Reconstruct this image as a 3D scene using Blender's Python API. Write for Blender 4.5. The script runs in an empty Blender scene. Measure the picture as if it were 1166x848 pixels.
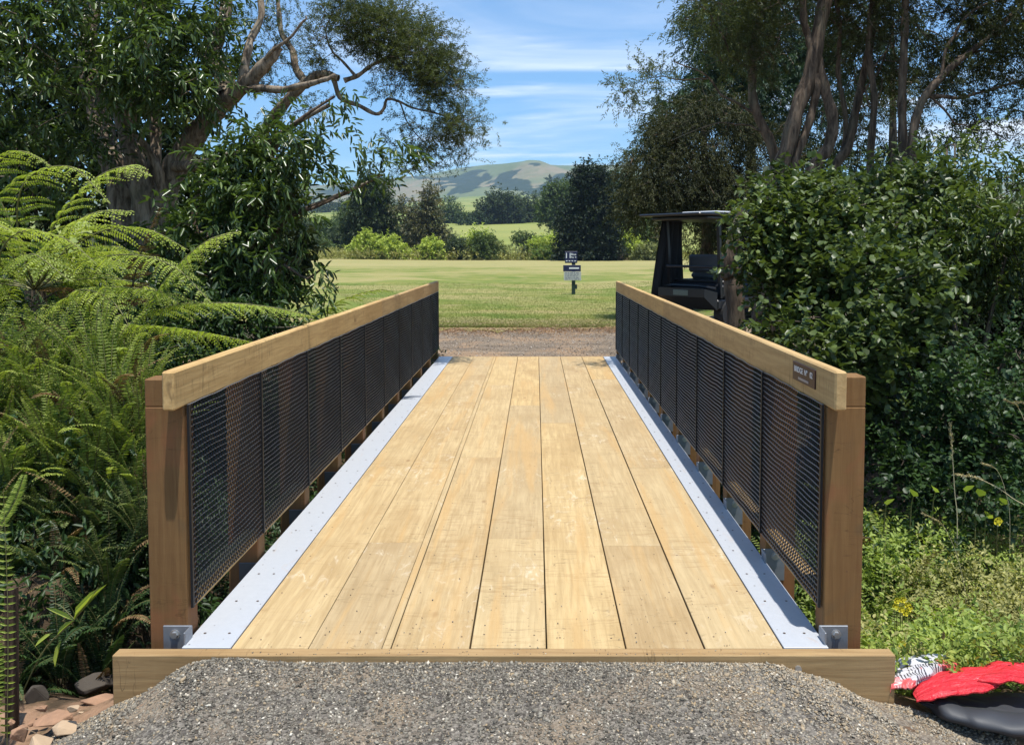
import bpy, math, random
import numpy as np
from mathutils import Vector, Matrix
R = math.radians
rng = np.random.default_rng(7)
random.seed(7)
scene = bpy.context.scene
col = scene.collection

# ------------------------------------------------------------------ camera maths
FPX, CX, CY, TH, H = 932.0, 610.0, 331.0, math.radians(3.0), 1.55
def ray(u, v):
    a = (u - CX) / FPX; b = -(v - CY) / FPX
    return np.array([a, b * math.sin(TH) + math.cos(TH), b * math.cos(TH) - math.sin(TH)])
def P(u, v, Y):
    """world point seen at photo pixel (u, v) that stands Y metres ahead"""
    d = ray(u, v)
    k = Y / d[1]
    return np.array([d[0] * k, Y, H + d[2] * k])
def ss(a, b, x):
    t = np.clip((x - a) / (b - a), 0, 1)
    return t * t * (3 - 2 * t)

# ------------------------------------------------------------------ object helpers
def tag(o, label=None, cat=None, group=None, kind=None):
    if label: o['label'] = label
    if cat: o['category'] = cat
    if group: o['group'] = group
    if kind: o['kind'] = kind
    return o
def empty(name, loc, label=None, cat=None, group=None, rz=0):
    o = bpy.data.objects.new(name, None); col.objects.link(o)
    o.location = [float(c) for c in loc]; o.rotation_euler = (0, 0, rz)
    o.empty_display_size = 0.2
    return tag(o, label, cat, group)
def link(name, me, mats=None, parent=None):
    """mesh in WORLD coordinates (or local to its rotated parent); re-based to a parent's origin"""
    o = bpy.data.objects.new(name, me); col.objects.link(o)
    if mats is not None:
        for m in (mats if isinstance(mats, (list, tuple)) else [mats]): me.materials.append(m)
    if parent is not None:
        o.parent = parent
        root = parent
        off = Vector((0, 0, 0))
        if not parent.get('_local'):
            off = Vector(parent.get('_abs', tuple(parent.location)))
            o.location = (0, 0, 0)
            me.transform(Matrix.Translation(-off))
            o['_abs'] = tuple(off)
        else:
            o['_local'] = 1
    return o
def raw(name, V, F, mats=None, parent=None, smooth=False, rnd=None, mi=None):
    """V (n,3); F list of tuples or an (m,k) array"""
    me = bpy.data.meshes.new(name)
    V = np.asarray(V, dtype=np.float32)
    if isinstance(F, np.ndarray):
        m, k = F.shape
        me.vertices.add(len(V)); me.vertices.foreach_set('co', V.ravel())
        me.loops.add(m * k); me.loops.foreach_set('vertex_index', F.ravel().astype(np.int32))
        me.polygons.add(m)
        me.polygons.foreach_set('loop_start', np.arange(0, m * k, k, dtype=np.int32))
        me.polygons.foreach_set('loop_total', np.full(m, k, dtype=np.int32))
        me.update(calc_edges=True)
    else:
        me.from_pydata([tuple(map(float, v)) for v in V], [], [tuple(map(int, f)) for f in F]); me.update()
    if rnd is not None:
        at = me.attributes.new('rnd', 'FLOAT', 'POINT')
        at.data.foreach_set('value', np.asarray(rnd, dtype=np.float32))
    if smooth: me.polygons.foreach_set('use_smooth', np.ones(len(me.polygons), dtype=bool))
    if mi is not None: me.polygons.foreach_set('material_index', np.asarray(mi, dtype=np.int32))
    return link(name, me, mats, parent)

class MB:
    """collects primitives and links them as ONE mesh"""
    def __init__(s): s.V = []; s.F = []; s.M = []; s.n = 0
    def add(s, V, F, m=0):
        s.V += [tuple(map(float, v)) for v in V]; s.F += [tuple(i + s.n for i in f) for f in F]; s.M += [m] * len(F); s.n += len(V)
    def box(s, x0, x1, y0, y1, z0, z1, b=0.0, m=0):
        if b <= 0:
            V = [(x, y, z) for z in (z0, z1) for y in (y0, y1) for x in (x0, x1)]
            s.add(V, [(0, 2, 3, 1), (4, 5, 7, 6), (0, 1, 5, 4), (2, 6, 7, 3), (0, 4, 6, 2), (1, 3, 7, 5)], m); return
        # chamfered box
        X, Y, Z = (x0, x1), (y0, y1), (z0, z1); V = []; idx = {}
        for i in (0, 1):
            for j in (0, 1):
                for k in (0, 1):
                    sx, sy, sz = (b if i == 0 else -b), (b if j == 0 else -b), (b if k == 0 else -b)
                    for a in range(3):
                        p = [X[i] + sx, Y[j] + sy, Z[k] + sz]; p[a] = (X[i], Y[j], Z[k])[a]
                        idx[(i, j, k, a)] = len(V); V.append(tuple(p))
        F = []
        q = lambda *c: F.append(tuple(idx[t] for t in c))
        for i in (0, 1):
            q((i, 0, 0, 0), (i, 1, 0, 0), (i, 1, 1, 0), (i, 0, 1, 0)); q((0, i, 0, 1), (1, i, 0, 1), (1, i, 1, 1), (0, i, 1, 1)); q((0, 0, i, 2), (1, 0, i, 2), (1, 1, i, 2), (0, 1, i, 2))
            for j in (0, 1):
                q((i, j, 0, 0), (i, j, 1, 0), (i, j, 1, 1), (i, j, 0, 1)); q((i, 0, j, 0), (i, 1, j, 0), (i, 1, j, 2), (i, 0, j, 2)); q((0, i, j, 1), (1, i, j, 1), (1, i, j, 2), (0, i, j, 2))
                for k in (0, 1): q((i, j, k, 0), (i, j, k, 1), (i, j, k, 2))
        s.add(V, F, m)
    def bar(s, a, b, w, h, m=0, up=(0, 0, 1)):
        a = Vector(a); b = Vector(b); d = (b - a).normalized(); u = Vector(up)
        if abs(d.dot(u)) > .98: u = Vector((1, 0, 0))
        x = d.cross(u).normalized() * w / 2; z = x.cross(d).normalized() * h / 2
        V = [p + i * x + j * z for p in (a, b) for i, j in ((-1, -1), (1, -1), (1, 1), (-1, 1))]
        s.add(V, [(0, 1, 2, 3), (7, 6, 5, 4), (0, 4, 5, 1), (1, 5, 6, 2), (2, 6, 7, 3), (3, 7, 4, 0)], m)
    def tube(s, pts, r, k=8, m=0, cap=True):
        V, F = tube_np(np.array(pts, float), np.full(len(pts), r) if np.isscalar(r) else np.array(r), k)
        s.add(V, F.tolist(), m)
        if cap: s.add(V[:k], [tuple(range(k))[::-1]], m); s.add(V[-k:], [tuple(range(k))], m)
    def cyl(s, c, axis, r, L, k=12, m=0):
        a = Vector(c) - Vector(axis) * L / 2; b = Vector(c) + Vector(axis) * L / 2
        s.tube([a, b], r, k, m)
    def build(s, name, mats, parent=None, smooth=False):
        me = bpy.data.meshes.new(name); me.from_pydata(s.V, [], s.F); me.update()
        if any(s.M): me.polygons.foreach_set('material_index', s.M)
        import bmesh
        bm = bmesh.new(); bm.from_mesh(me); bmesh.ops.recalc_face_normals(bm, faces=bm.faces); bm.to_mesh(me); bm.free()
        if smooth: me.polygons.foreach_set('use_smooth', [True] * len(me.polygons))
        return link(name, me, mats, parent)

def tube_np(P_, r, k=6):
    n = len(P_); T = np.gradient(P_, axis=0); T /= np.linalg.norm(T, axis=1, keepdims=True) + 1e-9
    u = np.cross(T[0], [0, 0, 1.0])
    if np.linalg.norm(u) < .1: u = np.cross(T[0], [1.0, 0, 0])
    U = np.zeros_like(P_)
    for i in range(n):
        u = u - T[i] * np.dot(u, T[i]); u /= np.linalg.norm(u) + 1e-9; U[i] = u
    W = np.cross(T, U); a = np.linspace(0, 2 * math.pi, k, endpoint=False)
    V = P_[:, None, :] + r[:, None, None] * (np.cos(a)[None, :, None] * U[:, None, :] + np.sin(a)[None, :, None] * W[:, None, :])
    i = np.arange(n - 1)[:, None] * k; j = np.arange(k)[None, :]; j2 = (j + 1) % k
    F = np.stack([i + j, i + j2, i + k + j2, i + k + j], -1).reshape(-1, 4)
    return V.reshape(-1, 3), F
def smooth_path(pts, n):
    pts = np.array(pts, float); m = len(pts)
    if m == 2: t = np.linspace(0, 1, n)[:, None]; return pts[0] * (1 - t) + pts[1] * t
    Q = np.vstack([2 * pts[0] - pts[1], pts, 2 * pts[-1] - pts[-2]]); out = []
    for s in np.linspace(0, m - 1 - 1e-6, n):
        i = int(s); t = s - i; a, b, c, d = Q[i:i + 4]
        out.append(.5 * ((2 * b) + (-a + c) * t + (2 * a - 5 * b + 4 * c - d) * t * t + (-a + 3 * b - 3 * c + d) * t ** 3))
    return np.array(out)
class Tubes:
    def __init__(s): s.V = []; s.F = []; s.n = 0
    def add(s, pts, r, k=6):
        V, F = tube_np(np.asarray(pts, float), np.asarray(r, float), k); s.V.append(V); s.F.append(F + s.n); s.n += len(V)
    def build(s, name, mat, parent=None): return raw(name, np.vstack(s.V), np.vstack(s.F), mat, parent, smooth=True)

# ------------------------------------------------------------------ materials
class NT:
    def __init__(s, name):
        s.m = bpy.data.materials.new(name); s.m.use_nodes = True; s.t = s.m.node_tree; s.t.nodes.clear()
        s.out = s.n('ShaderNodeOutputMaterial')
    def n(s, typ, **kw):
        nd = s.t.nodes.new(typ)
        for k, v in kw.items(): setattr(nd, k, v)
        return nd
    def l(s, a, b): s.t.links.new(a, b)
    def put(s, sock, v):
        if isinstance(v, bpy.types.NodeSocket): s.l(v, sock)
        elif v is not None:
            if sock.type == 'RGBA' and len(v) == 3: v = (*v, 1)
            sock.default_value = v
    def math(s, op, a, b=None, c=None, clamp=False):
        nd = s.n('ShaderNodeMath', operation=op, use_clamp=clamp)
        for i, v in enumerate((a, b, c)):
            if v is not None: s.put(nd.inputs[i], v)
        return nd.outputs[0]
    def mix(s, f, a, b, op='MIX'):
        nd = s.n('ShaderNodeMix', data_type='RGBA', blend_type=op); nd.clamp_factor = True
        s.put(nd.inputs[0], f); s.put(nd.inputs[6], a); s.put(nd.inputs[7], b); return nd.outputs[2]
    def coord(s, kind='Object', scale=None, loc=None):
        c = s.n('ShaderNodeTexCoord').outputs[kind]
        if scale is None and loc is None: return c
        mp = s.n('ShaderNodeMapping'); s.l(c, mp.inputs[0])
        if scale is not None: mp.inputs[3].default_value = scale
        if loc is not None: s.put(mp.inputs[1], loc)
        return mp.outputs[0]
    def noise(s, vec, scale=5, detail=4, rough=.55, dist=0, out=0):
        nd = s.n('ShaderNodeTexNoise'); s.l(vec, nd.inputs['Vector'])
        nd.inputs['Scale'].default_value = scale; nd.inputs['Detail'].default_value = detail; nd.inputs['Roughness'].default_value = rough; nd.inputs['Distortion'].default_value = dist
        return nd.outputs[out]
    def ramp(s, f, stops, interp='LINEAR'):
        nd = s.n('ShaderNodeValToRGB'); s.l(f, nd.inputs[0]); cr = nd.color_ramp; cr.interpolation = interp
        while len(cr.elements) < len(stops): cr.elements.new(.5)
        for e, (p, c) in zip(cr.elements, stops):
            e.position = p; e.color = (*c, 1) if hasattr(c, '__len__') else (c, c, c, 1)
        return nd.outputs[0]
    def step(s, f, a, b):
        nd = s.n('ShaderNodeMapRange', interpolation_type='SMOOTHSTEP'); s.l(f, nd.inputs[0])
        nd.inputs[1].default_value = a; nd.inputs[2].default_value = b; return nd.outputs[0]
    def attr(s, name='rnd'): return s.n('ShaderNodeAttribute', attribute_name=name).outputs['Fac']
    def bump(s, h, strength=.3, dist=.01, nrm=None):
        b = s.n('ShaderNodeBump'); b.inputs['Strength'].default_value = strength; b.inputs['Distance'].default_value = dist
        s.l(h, b.inputs['Height'])
        if nrm is not None: s.l(nrm, b.inputs['Normal'])
        return b.outputs[0]
    def bsdf(s, color, rough=.6, metal=0, spec=.5, normal=None, out=True, **kw):
        b = s.n('ShaderNodeBsdfPrincipled'); s.put(b.inputs['Base Color'], color); s.put(b.inputs['Roughness'], rough)
        b.inputs['Metallic'].default_value = metal; b.inputs['Specular IOR Level'].default_value = spec
        if normal is not None: s.l(normal, b.inputs['Normal'])
        if out: s.l(b.outputs[0], s.out.inputs[0])
        return b.outputs[0]
def plain(name, c, rough=.6, metal=0, spec=.5, var=.15, scale=8, bump=0):
    t = NT(name); n = t.noise(t.coord(), scale, 5)
    cc = t.mix(n, tuple(x * (1 - var) for x in c), tuple(min(1, x * (1 + var)) for x in c))
    t.bsdf(cc, rough, metal, spec, t.bump(n, .5, bump) if bump else None); return t.m
def leafmat(name, dark, light, rough=.45, trans=.35, spec=.4, yellow=None, tmul=(1.3, 1.35, .6)):
    t = NT(name); r = t.attr()
    stops = [(0, dark), (.85, light)]
    if yellow is not None: stops = [(0, dark), (.8, light), (.97, light), (1, yellow)]
    c = t.ramp(r, stops)
    n = t.noise(t.coord(), 1.1, 3)
    c = t.mix(t.step(n, .35, .65), t.mix(1, c, (.72, .76, .8), 'MULTIPLY'), c)
    p = t.bsdf(c, rough, 0, spec, out=False)
    tr = t.n('ShaderNodeBsdfTranslucent'); t.l(t.mix(1, c, tmul, 'MULTIPLY'), tr.inputs[0])
    mx = t.n('ShaderNodeMixShader'); mx.inputs[0].default_value = trans; t.l(p, mx.inputs[1]); t.l(tr.outputs[0], mx.inputs[2]); t.l(mx.outputs[0], t.out.inputs[0])
    return t.m
def barkmat(name, a, b, sc=(3, 3, .6)):
    t = NT(name); co = t.coord('Object', sc); n = t.noise(co, 6, 8, .65, .4); n2 = t.noise(t.coord(), 1.2, 3)
    c = t.mix(t.step(n, .35, .68), a, b); c = t.mix(t.math('MULTIPLY', t.step(n2, .5, .7), .45), c, (.17, .18, .12))
    t.bsdf(c, .9, 0, .2, t.bump(n, .9, .03)); return t.m
def woodmat(name, lo, hi, axis='Y', knots=True, scuff=False, sat=None):
    """sawn pine: grain along AXIS, saw marks across, knots, boards that differ"""
    t = NT(name)
    ob = t.n('ShaderNodeObjectInfo').outputs['Random']
    c0 = t.n('ShaderNodeTexCoord').outputs['Object']
    off = t.n('ShaderNodeCombineXYZ'); t.l(t.math('MULTIPLY', ob, 37.0), off.inputs[0]); t.l(t.math('MULTIPLY', ob, 91.0), off.inputs[1]); t.l(t.math('MULTIPLY', ob, 13.0), off.inputs[2])
    va = t.n('ShaderNodeVectorMath', operation='ADD'); t.l(c0, va.inputs[0]); t.l(off.outputs[0], va.inputs[1])
    base = va.outputs[0]
    def sc(v):
        mp = t.n('ShaderNodeMapping'); t.l(base, mp.inputs[0]); mp.inputs[3].default_value = v; return mp.outputs[0]
    al, ac = (.5, 9) 
    g = {'Y': (ac, al, ac), 'Z': (ac, ac, al), 'X': (al, ac, ac)}[axis]
    grain = t.noise(sc(g), 5, 6, .6, .6)
    big = t.noise(sc({'Y': (3, 1.1, 3), 'Z': (3, 3, 1.1), 'X': (1.1, 3, 3)}[axis]), 1.2, 4, .6, .3)
    fine = t.noise(sc({'Y': (60, 4, 60), 'Z': (60, 60, 4), 'X': (4, 60, 60)}[axis]), 3, 3)
    c = t.mix(t.step(grain, .3, .72), hi, lo)
    c = t.mix(t.math('MULTIPLY', t.step(big, .42, .7), .6), c, tuple(x * y for x, y in zip(lo, (.9, .82, .72))))
    # boards differ in tint
    c = t.mix(t.math('MULTIPLY', ob, .4), c, tuple(x * y for x, y in zip(hi, (.88, .93, 1.0))))
    ob2 = t.math('FRACT', t.math('MULTIPLY', ob, 7.31))
    c = t.mix(1, c, t.ramp(ob2, [(0, (.80, .78, .80)), (.4, (1.0, .98, .95)), (.7, (1.06, 1.0, .86)), (1, (.92, .93, 1.0))]), 'MULTIPLY')
    if axis == 'Z':
        red = t.noise(sc((2, 2, 1.4)), 1.7, 3, .6, .6); c = t.mix(t.math('MULTIPLY', t.step(red, .5, .64), .55), c, (.26, .09, .04))
        c = t.mix(t.math('MULTIPLY', t.step(red, .42, .32), .4), c, (.10, .075, .04))
    # blade marks across the board, broken up
    w = sc({'Y': (1.2, 7, 1), 'Z': (1.2, 1, 7), 'X': (7, 1.2, 1)}[axis])
    saw = t.noise(w, 2.2, 3, .5, 1.2)
    line = t.math('SUBTRACT', 1.0, t.step(t.math('ABSOLUTE', t.math('SUBTRACT', saw, .5)), 0.0, .012))
    brk = t.step(t.noise(sc((3, 3, 3)), 1.7, 2), .5, .66)
    c = t.mix(t.math('MULTIPLY', t.math('MULTIPLY', line, brk), .8), c, tuple(x * .4 for x in lo))
    if knots:
        vo = t.n('ShaderNodeTexVoronoi'); t.l(sc({'Y': (2.1, 1.1, 2.1), 'Z': (2.1, 2.1, 1.1), 'X': (1.1, 2.1, 2.1)}[axis]), vo.inputs['Vector']); vo.inputs['Scale'].default_value = 1.7
        k = t.math('SUBTRACT', 1.0, t.step(vo.outputs['Distance'], .02, .085))
        c = t.mix(t.math('MULTIPLY', k, .75), c, (.16, .07, .025))
    if axis == 'Y' and not scuff:
        dr = t.noise(sc((.6, 9, .6)), 2.4, 3, .6, .5); dl = t.math('SUBTRACT', 1.0, t.step(t.math('ABSOLUTE', t.math('SUBTRACT', dr, .52)), 0.0, .022))
        dm = t.step(t.noise(sc((2, 1.1, 5)), 1.7, 2), .46, .6); c = t.mix(t.math('MULTIPLY', t.math('MULTIPLY', dl, dm), .7), c, (.12, .07, .03))
    # dark specks: dirt and nail marks
    vo = t.n('ShaderNodeTexVoronoi'); t.l(sc((1, 1, 1)), vo.inputs['Vector']); vo.inputs['Scale'].default_value = 14
    spk = t.math('MULTIPLY', t.math('SUBTRACT', 1.0, t.step(vo.outputs['Distance'], .03, .07)), t.step(t.noise(sc((1, 1, 1)), 2.3, 2), .52, .6))
    c = t.mix(t.math('MULTIPLY', spk, .8), c, (.09, .05, .03))
    if scuff:
        s1 = t.noise(sc((6, 2.4, 1)), 2.6, 6, .7, 1.5); s2 = t.noise(sc((1, .8, 1)), 1.3, 2)
        m = t.math('MULTIPLY', t.step(s1, .53, .67), t.step(s2, .5, .64))
        c = t.mix(t.math('MULTIPLY', m, .48), c, (.74, .67, .54))
        wy = t.noise(sc((1.0, 10, 1)), 1.6, 4, .55, 1.6); w2 = t.step(t.noise(sc((1.6, 2.2, 1)), 1.3, 2), .42, .62)
        ln = t.math('SUBTRACT', 1.0, t.step(t.math('ABSOLUTE', t.math('SUBTRACT', wy, .46)), 0.0, .03))
        c = t.mix(t.math('MULTIPLY', t.math('MULTIPLY', ln, w2), .62), c, tuple(x * y for x, y in zip(lo, (.62, .5, .4))))
        ow = t.noise(sc((5, .35, 1)), 1.5, 4, .6, .4)
        c = t.mix(t.math('MULTIPLY', t.step(ow, .5, .68), .7), c, tuple(x * y for x, y in zip(hi, (.86, .7, .5))))
        yy_ = t.n('ShaderNodeSeparateXYZ'); t.l(c0, yy_.inputs[0])
        v2 = t.n('ShaderNodeTexVoronoi'); t.l(sc((1, 1, 1)), v2.inputs['Vector']); v2.inputs['Scale'].default_value = 30
        sp2 = t.math('MULTIPLY', t.math('SUBTRACT', 1.0, t.step(v2.outputs['Distance'], .07, .13)), t.step(t.noise(sc((1, 1, 1)), 3.1, 2), .55, .6))
        c = t.mix(t.math('MULTIPLY', sp2, .7), c, (.10, .06, .035))
        s3 = t.noise(sc((2.2, 1.6, 1)), 1.1, 5, .6, .5)
        c = t.mix(t.math('MULTIPLY', t.step(s3, .56, .75), .35), c, tuple(x * y for x, y in zip(lo, (.62, .6, .58))))
    c = t.mix(.25, c, t.mix(fine, tuple(x * .6 for x in lo), hi))
    t.bsdf(c, .75, 0, .25, t.bump(t.math('ADD', grain, t.math('MULTIPLY', saw, .6)), .35, .004)); return t.m
SUN_E = 4.3; SKY_S = .13; EXPO = 0.6; HAZE_D = 1.8e-4; HAZE_C = (.60, .78, 1, 1); SKY_TINT = (.54, .82, .98, 1); CLOUD_COL = (8.0, 8.1, 8.3, 1); CLOUD_LOC = (0, 0, 0); DENOISE = True
# ------------------------------------------------------------------ terrain
BC = -0.12                      # bridge centre line
def hgt(x, y):
    x = np.asarray(x, float); y = np.asarray(y, float)
    e = np.abs(x - BC)
    near = -0.03 - .03 * (np.sin(x * 9 + y * 5) * .4 + np.sin(x * 23 + y * 11 + 2) * .25 + np.sin(x * 4.3 - y * 3)) * ss(.75, 1.3, e) * (1 - ss(3.0, 3.4, y)) - .26 * ss(1.0, 1.85, e) - .12 * ss(1.9, 3.5, e)
    far = -0.05 + .30 * ss(2.0, 5.0, x) * ss(11, 15, y) * (1 - ss(24, 40, y)) + .05 * np.sin(x * .7 + y * .3) * ss(2, 6, e) * (1 - ss(30, 90, y)) + .25 * ss(8, 40, -x) * ss(20, 60, y)
    G = ss(3.12, 4.3, y) * (1 - ss(10.2, 11.35, y))
    z = near * (1 - ss(3.1, 11.0, y)) + far * ss(3.1, 11.0, y)
    z = z - G * (.25 + .75 * np.exp(-((y - 7.6) / 2.2) ** 2) + .75 * (1 - ss(1.2, 2.3, e)))
    z = z + .035 * np.sin(x * 3.1 + 1) * np.sin(y * 2.7) * G
    z = z - (0.02 * (y - 3) * 0)
    up = 7.5 * ss(112, 260, y) + np.clip((y - 230) / 770, 0, None) ** 1.15 * 50
    z = z + up * (1 - .55 * ss(60, 700, -x)) + .9 * np.sin(x * .035) * ss(120, 200, y) + 3.0 * np.sin(x * .012 + 1) * ss(300, 700, y)
    return z
def grid_mesh(name, xs, ys, mat, off=0.0, f=hgt, jit=None):
    X, Y = np.meshgrid(xs, ys)
    if jit is not None: X, Y = jit(X, Y)
    Z = f(X, Y) + off
    V = np.stack([X, Y, Z], -1).reshape(-1, 3); nx, ny = len(xs), len(ys)
    i = np.arange(ny - 1)[:, None] * nx; j = np.arange(nx - 1)[None, :]
    F = np.stack([i + j, i + j + 1, i + nx + j + 1, i + nx + j], -1).reshape(-1, 4)
    return raw(name, V, F, mat, smooth=True)
def nonuni(a, b, dense, step, grow=1.12):
    lo, hi = dense; mid = np.arange(lo, hi, step).tolist(); s = step; r = [hi]
    while r[-1] < b: s *= grow; r.append(min(b, r[-1] + s))
    s = step; l = [lo]
    while l[-1] > a: s *= grow; l.append(max(a, l[-1] - s))
    return np.array(l[::-1][:-1] + mid + r)

# soil
t = NT('soil'); co = t.coord(); n1 = t.noise(co, 1.3, 5); n2 = t.noise(co, 28, 6, .7); n3 = t.noise(co, 9, 4)
c = t.mix(n1, (.045, .032, .02), (.11, .075, .045)); c = t.mix(t.step(n2, .55, .7), c, (.19, .14, .09)); c = t.mix(t.math('MULTIPLY', t.step(n3, .55, .7), .5), c, (.05, .065, .02))
sy = t.n('ShaderNodeSeparateXYZ'); t.l(co, sy.inputs[0])
# clay patch by the near end of the kerb
cl = t.math('MULTIPLY', t.math('SUBTRACT', 1.0, t.step(sy.outputs[1], 3.15, 3.5)), t.step(t.noise(co, 5, 4), .38, .55))
c = t.mix(cl, c, t.mix(n2, (.22, .12, .07), (.42, .27, .17)))
# pasture on the far slopes
fn = t.noise(co, .006, 5, .6, .5); fn2 = t.noise(co, .05, 4)
pas = t.ramp(fn, [(.3, (.1, .15, .03)), (.46, (.15, .2, .035)), (.55, (.26, .27, .07)), (.66, (.11, .17, .03))])
pas = t.mix(t.math('MULTIPLY', fn2, .5), pas, (.2, .2, .08))
c = t.mix(t.step(sy.outputs[1], 45, 60), c, pas)
t.bsdf(c, .95, 0, .15, t.bump(n2, .7, .03)); M_SOIL = t.m
xs = nonuni(-3600, 3600, (-7, 7), .12, 1.10); ys = nonuni(-150, 1500, (1, 14), .12, 1.06)
tag(grid_mesh('ground', xs, ys, M_SOIL, -.004), kind='structure')

# gravel path sheet
t = NT('gravel'); co = t.coord(); vo = t.n('ShaderNodeTexVoronoi'); t.l(co, vo.inputs['Vector']); vo.inputs['Scale'].default_value = 90
g = t.ramp(vo.outputs['Color'], [(.2, (.07, .06, .05)), (.5, (.15, .13, .105)), (.8, (.25, .22, .18))]); n = t.noise(co, 3, 4)
g = t.mix(t.step(n, .45, .7), g, t.mix(.6, g, (.3, .22, .14)))
t.bsdf(g, .9, 0, .3, t.bump(vo.outputs['Distance'], 1, .01)); M_GRAVEL = t.m
def gj(X, Y):
    k = (Y - Y.min()) / (Y.max() - Y.min())
    return X * (1.0 + .1 * (1 - k)) + .05 * np.sin(Y * 9) * (X > 0), Y
tag(grid_mesh('gravel_path', np.linspace(-1.85, 1.7, 60), np.linspace(-2.5, 3.045, 60), M_GRAVEL, .004, jit=gj), kind='structure')

# track of dirt beyond the bridge
t = NT('dirt'); co = t.coord(); n = t.noise(co, 1.1, 6, .6); n2 = t.noise(co, 40, 6, .75); st = t.noise(t.coord('Object', (.25, 1.6, 1)), 2.5, 5, .6)
c = t.mix(t.step(st, .35, .65), (.12, .09, .062), (.22, .168, .115)); c = t.mix(t.step(n2, .5, .72), c, (.34, .29, .24)); c = t.mix(t.math('MULTIPLY', t.step(n, .45, .62), .6), c, (.34, .22, .125))
t.bsdf(c, .95, 0, .2, t.bump(n2, .8, .02)); M_DIRT = t.m
tag(grid_mesh('dirt_track', np.linspace(-6, 6, 90), np.linspace(11.3, 17.6, 50), M_DIRT, .004, jit=lambda X, Y: (X, Y + .12 * np.sin(X * 2.1) * (Y > 17))), kind='structure')

# mown lawn
t = NT('lawn'); co = t.coord()
band = t.noise(t.coord('Object', (.07, .13, 1)), 1.0, 5, .65, 1.0); n = t.noise(co, .45, 5, .65, .3); f = t.noise(co, 22, 6, .7); m = t.noise(t.coord('Object', (.5, 1.1, 1)), 1.1, 6, .7)
sy = t.n('ShaderNodeSeparateXYZ'); t.l(co, sy.inputs[0])
c = t.ramp(n, [(.32, (.10, .15, .022)), (.5, (.15, .18, .034)), (.68, (.24, .225, .06))])
c = t.mix(t.math('MULTIPLY', t.step(band, .46, .58), .8), c, (.30, .26, .10))
c = t.mix(t.math('MULTIPLY', t.step(m, .52, .64), .8), c, (.36, .28, .13))
far = t.step(sy.outputs[1], 55, 75); c = t.mix(t.math('MULTIPLY', far, .7), c, (.32, .275, .115))
edge = t.math('SUBTRACT', 1.0, t.step(sy.outputs[1], 16.5, 19)); c = t.mix(t.math('MULTIPLY', edge, t.step(t.noise(co, 3, 5), .4, .6)), c, (.27, .2, .12))
c = t.mix(t.math('MULTIPLY', t.step(f, .5, .8), .3), c, (.24, .27, .07)); c = t.mix(t.math('MULTIPLY', t.step(f, .5, .2), .35), c, (.06, .1, .015))
t.bsdf(c, .9, 0, .15, t.bump(f, .8, .03)); M_LAWN = t.m
def lj(X, Y):
    w = np.clip(1 - (Y - 15.9) / 1.2, 0, 1)
    return X, Y + w * (.3 * np.sin(X * 1.3) + .2 * np.sin(X * 3.7 + 1) + .16 * np.sin(X * 11) + .12 * np.sin(X * 23 + 2))
lx = nonuni(-90, 90, (-6, 6), .08, 1.08); ly = nonuni(15.9, 112, (15.9, 19), .1, 1.06)
tag(grid_mesh('lawn', lx, ly, M_LAWN, .02, jit=lj), kind='structure')

# ------------------------------------------------------------------ hills
ridge = np.array([(-900, 240), (-300, 222), (0, 226), (200, 222), (300, 214), (350, 214), (400, 208), (450, 206), (490, 201), (520, 195), (550, 193), (575, 190), (590, 188), (603, 186), (614, 186), (626, 189), (650, 190), (690, 190), (715, 190), (740, 196), (800, 200), (900, 206), (1000, 212), (1166, 208), (1500, 215), (2200, 240)], float)
us = np.concatenate([np.linspace(-900, 250, 60), np.linspace(255, 800, 420), np.linspace(805, 2200, 80)])
ds = np.linspace(1050, 3500, 150)
D0, D1 = 1100., 3000.
def vnoise(x, y, seed=0):
    xi = np.floor(x).astype(int); yi = np.floor(y).astype(int); fx = x - xi; fy = y - yi
    h = lambda a, b: (np.sin(a * 127.1 + b * 311.7 + seed * 17.3) * 43758.5453) % 1.0
    fx = fx * fx * (3 - 2 * fx); fy = fy * fy * (3 - 2 * fy)
    return (h(xi, yi) * (1 - fx) + h(xi + 1, yi) * fx) * (1 - fy) + (h(xi, yi + 1) * (1 - fx) + h(xi + 1, yi + 1) * fx) * fy
def fbm(x, y, o=5, seed=0):
    s = 0; a = .5
    for k in range(o): s = s + a * vnoise(x * 2 ** k, y * 2 ** k, seed + k); a *= .5
    return s
U, D = np.meshgrid(us, ds)
X = (U - CX) / FPX * D; rz = 1.55 + (282 - np.interp(U, ridge[:, 0], ridge[:, 1])) * D1 / FPX
s = np.clip((D - D0) / (D1 - D0), 0, 1.3); zb = 1.55 + (282 - 238) * D0 / FPX * .95
prof = np.where(s < 1, ss(0, 1, np.clip(s, 0, 1)) ** .9, 1 - (s - 1) * 1.1)
spur = np.abs(fbm(X / 420 + D / 900, D / 1100, 4, 3) - .47) * 2
amp = np.sin(np.clip(s, 0, 1) * math.pi) ** .8
Z = zb - 12 + (rz - zb + 12) * prof - amp * 75 * (1 - spur) * .8 + amp * 30 + (fbm(X / 120, D / 120, 4, 9) - .5) * 16 * amp
V = np.stack([X, D, Z], -1).reshape(-1, 3); nx, ny = len(us), len(ds)
i = np.arange(ny - 1)[:, None] * nx; j = np.arange(nx - 1)[None, :]
F = np.stack([i + j, i + j + 1, i + nx + j + 1, i + nx + j], -1).reshape(-1, 4)
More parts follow.
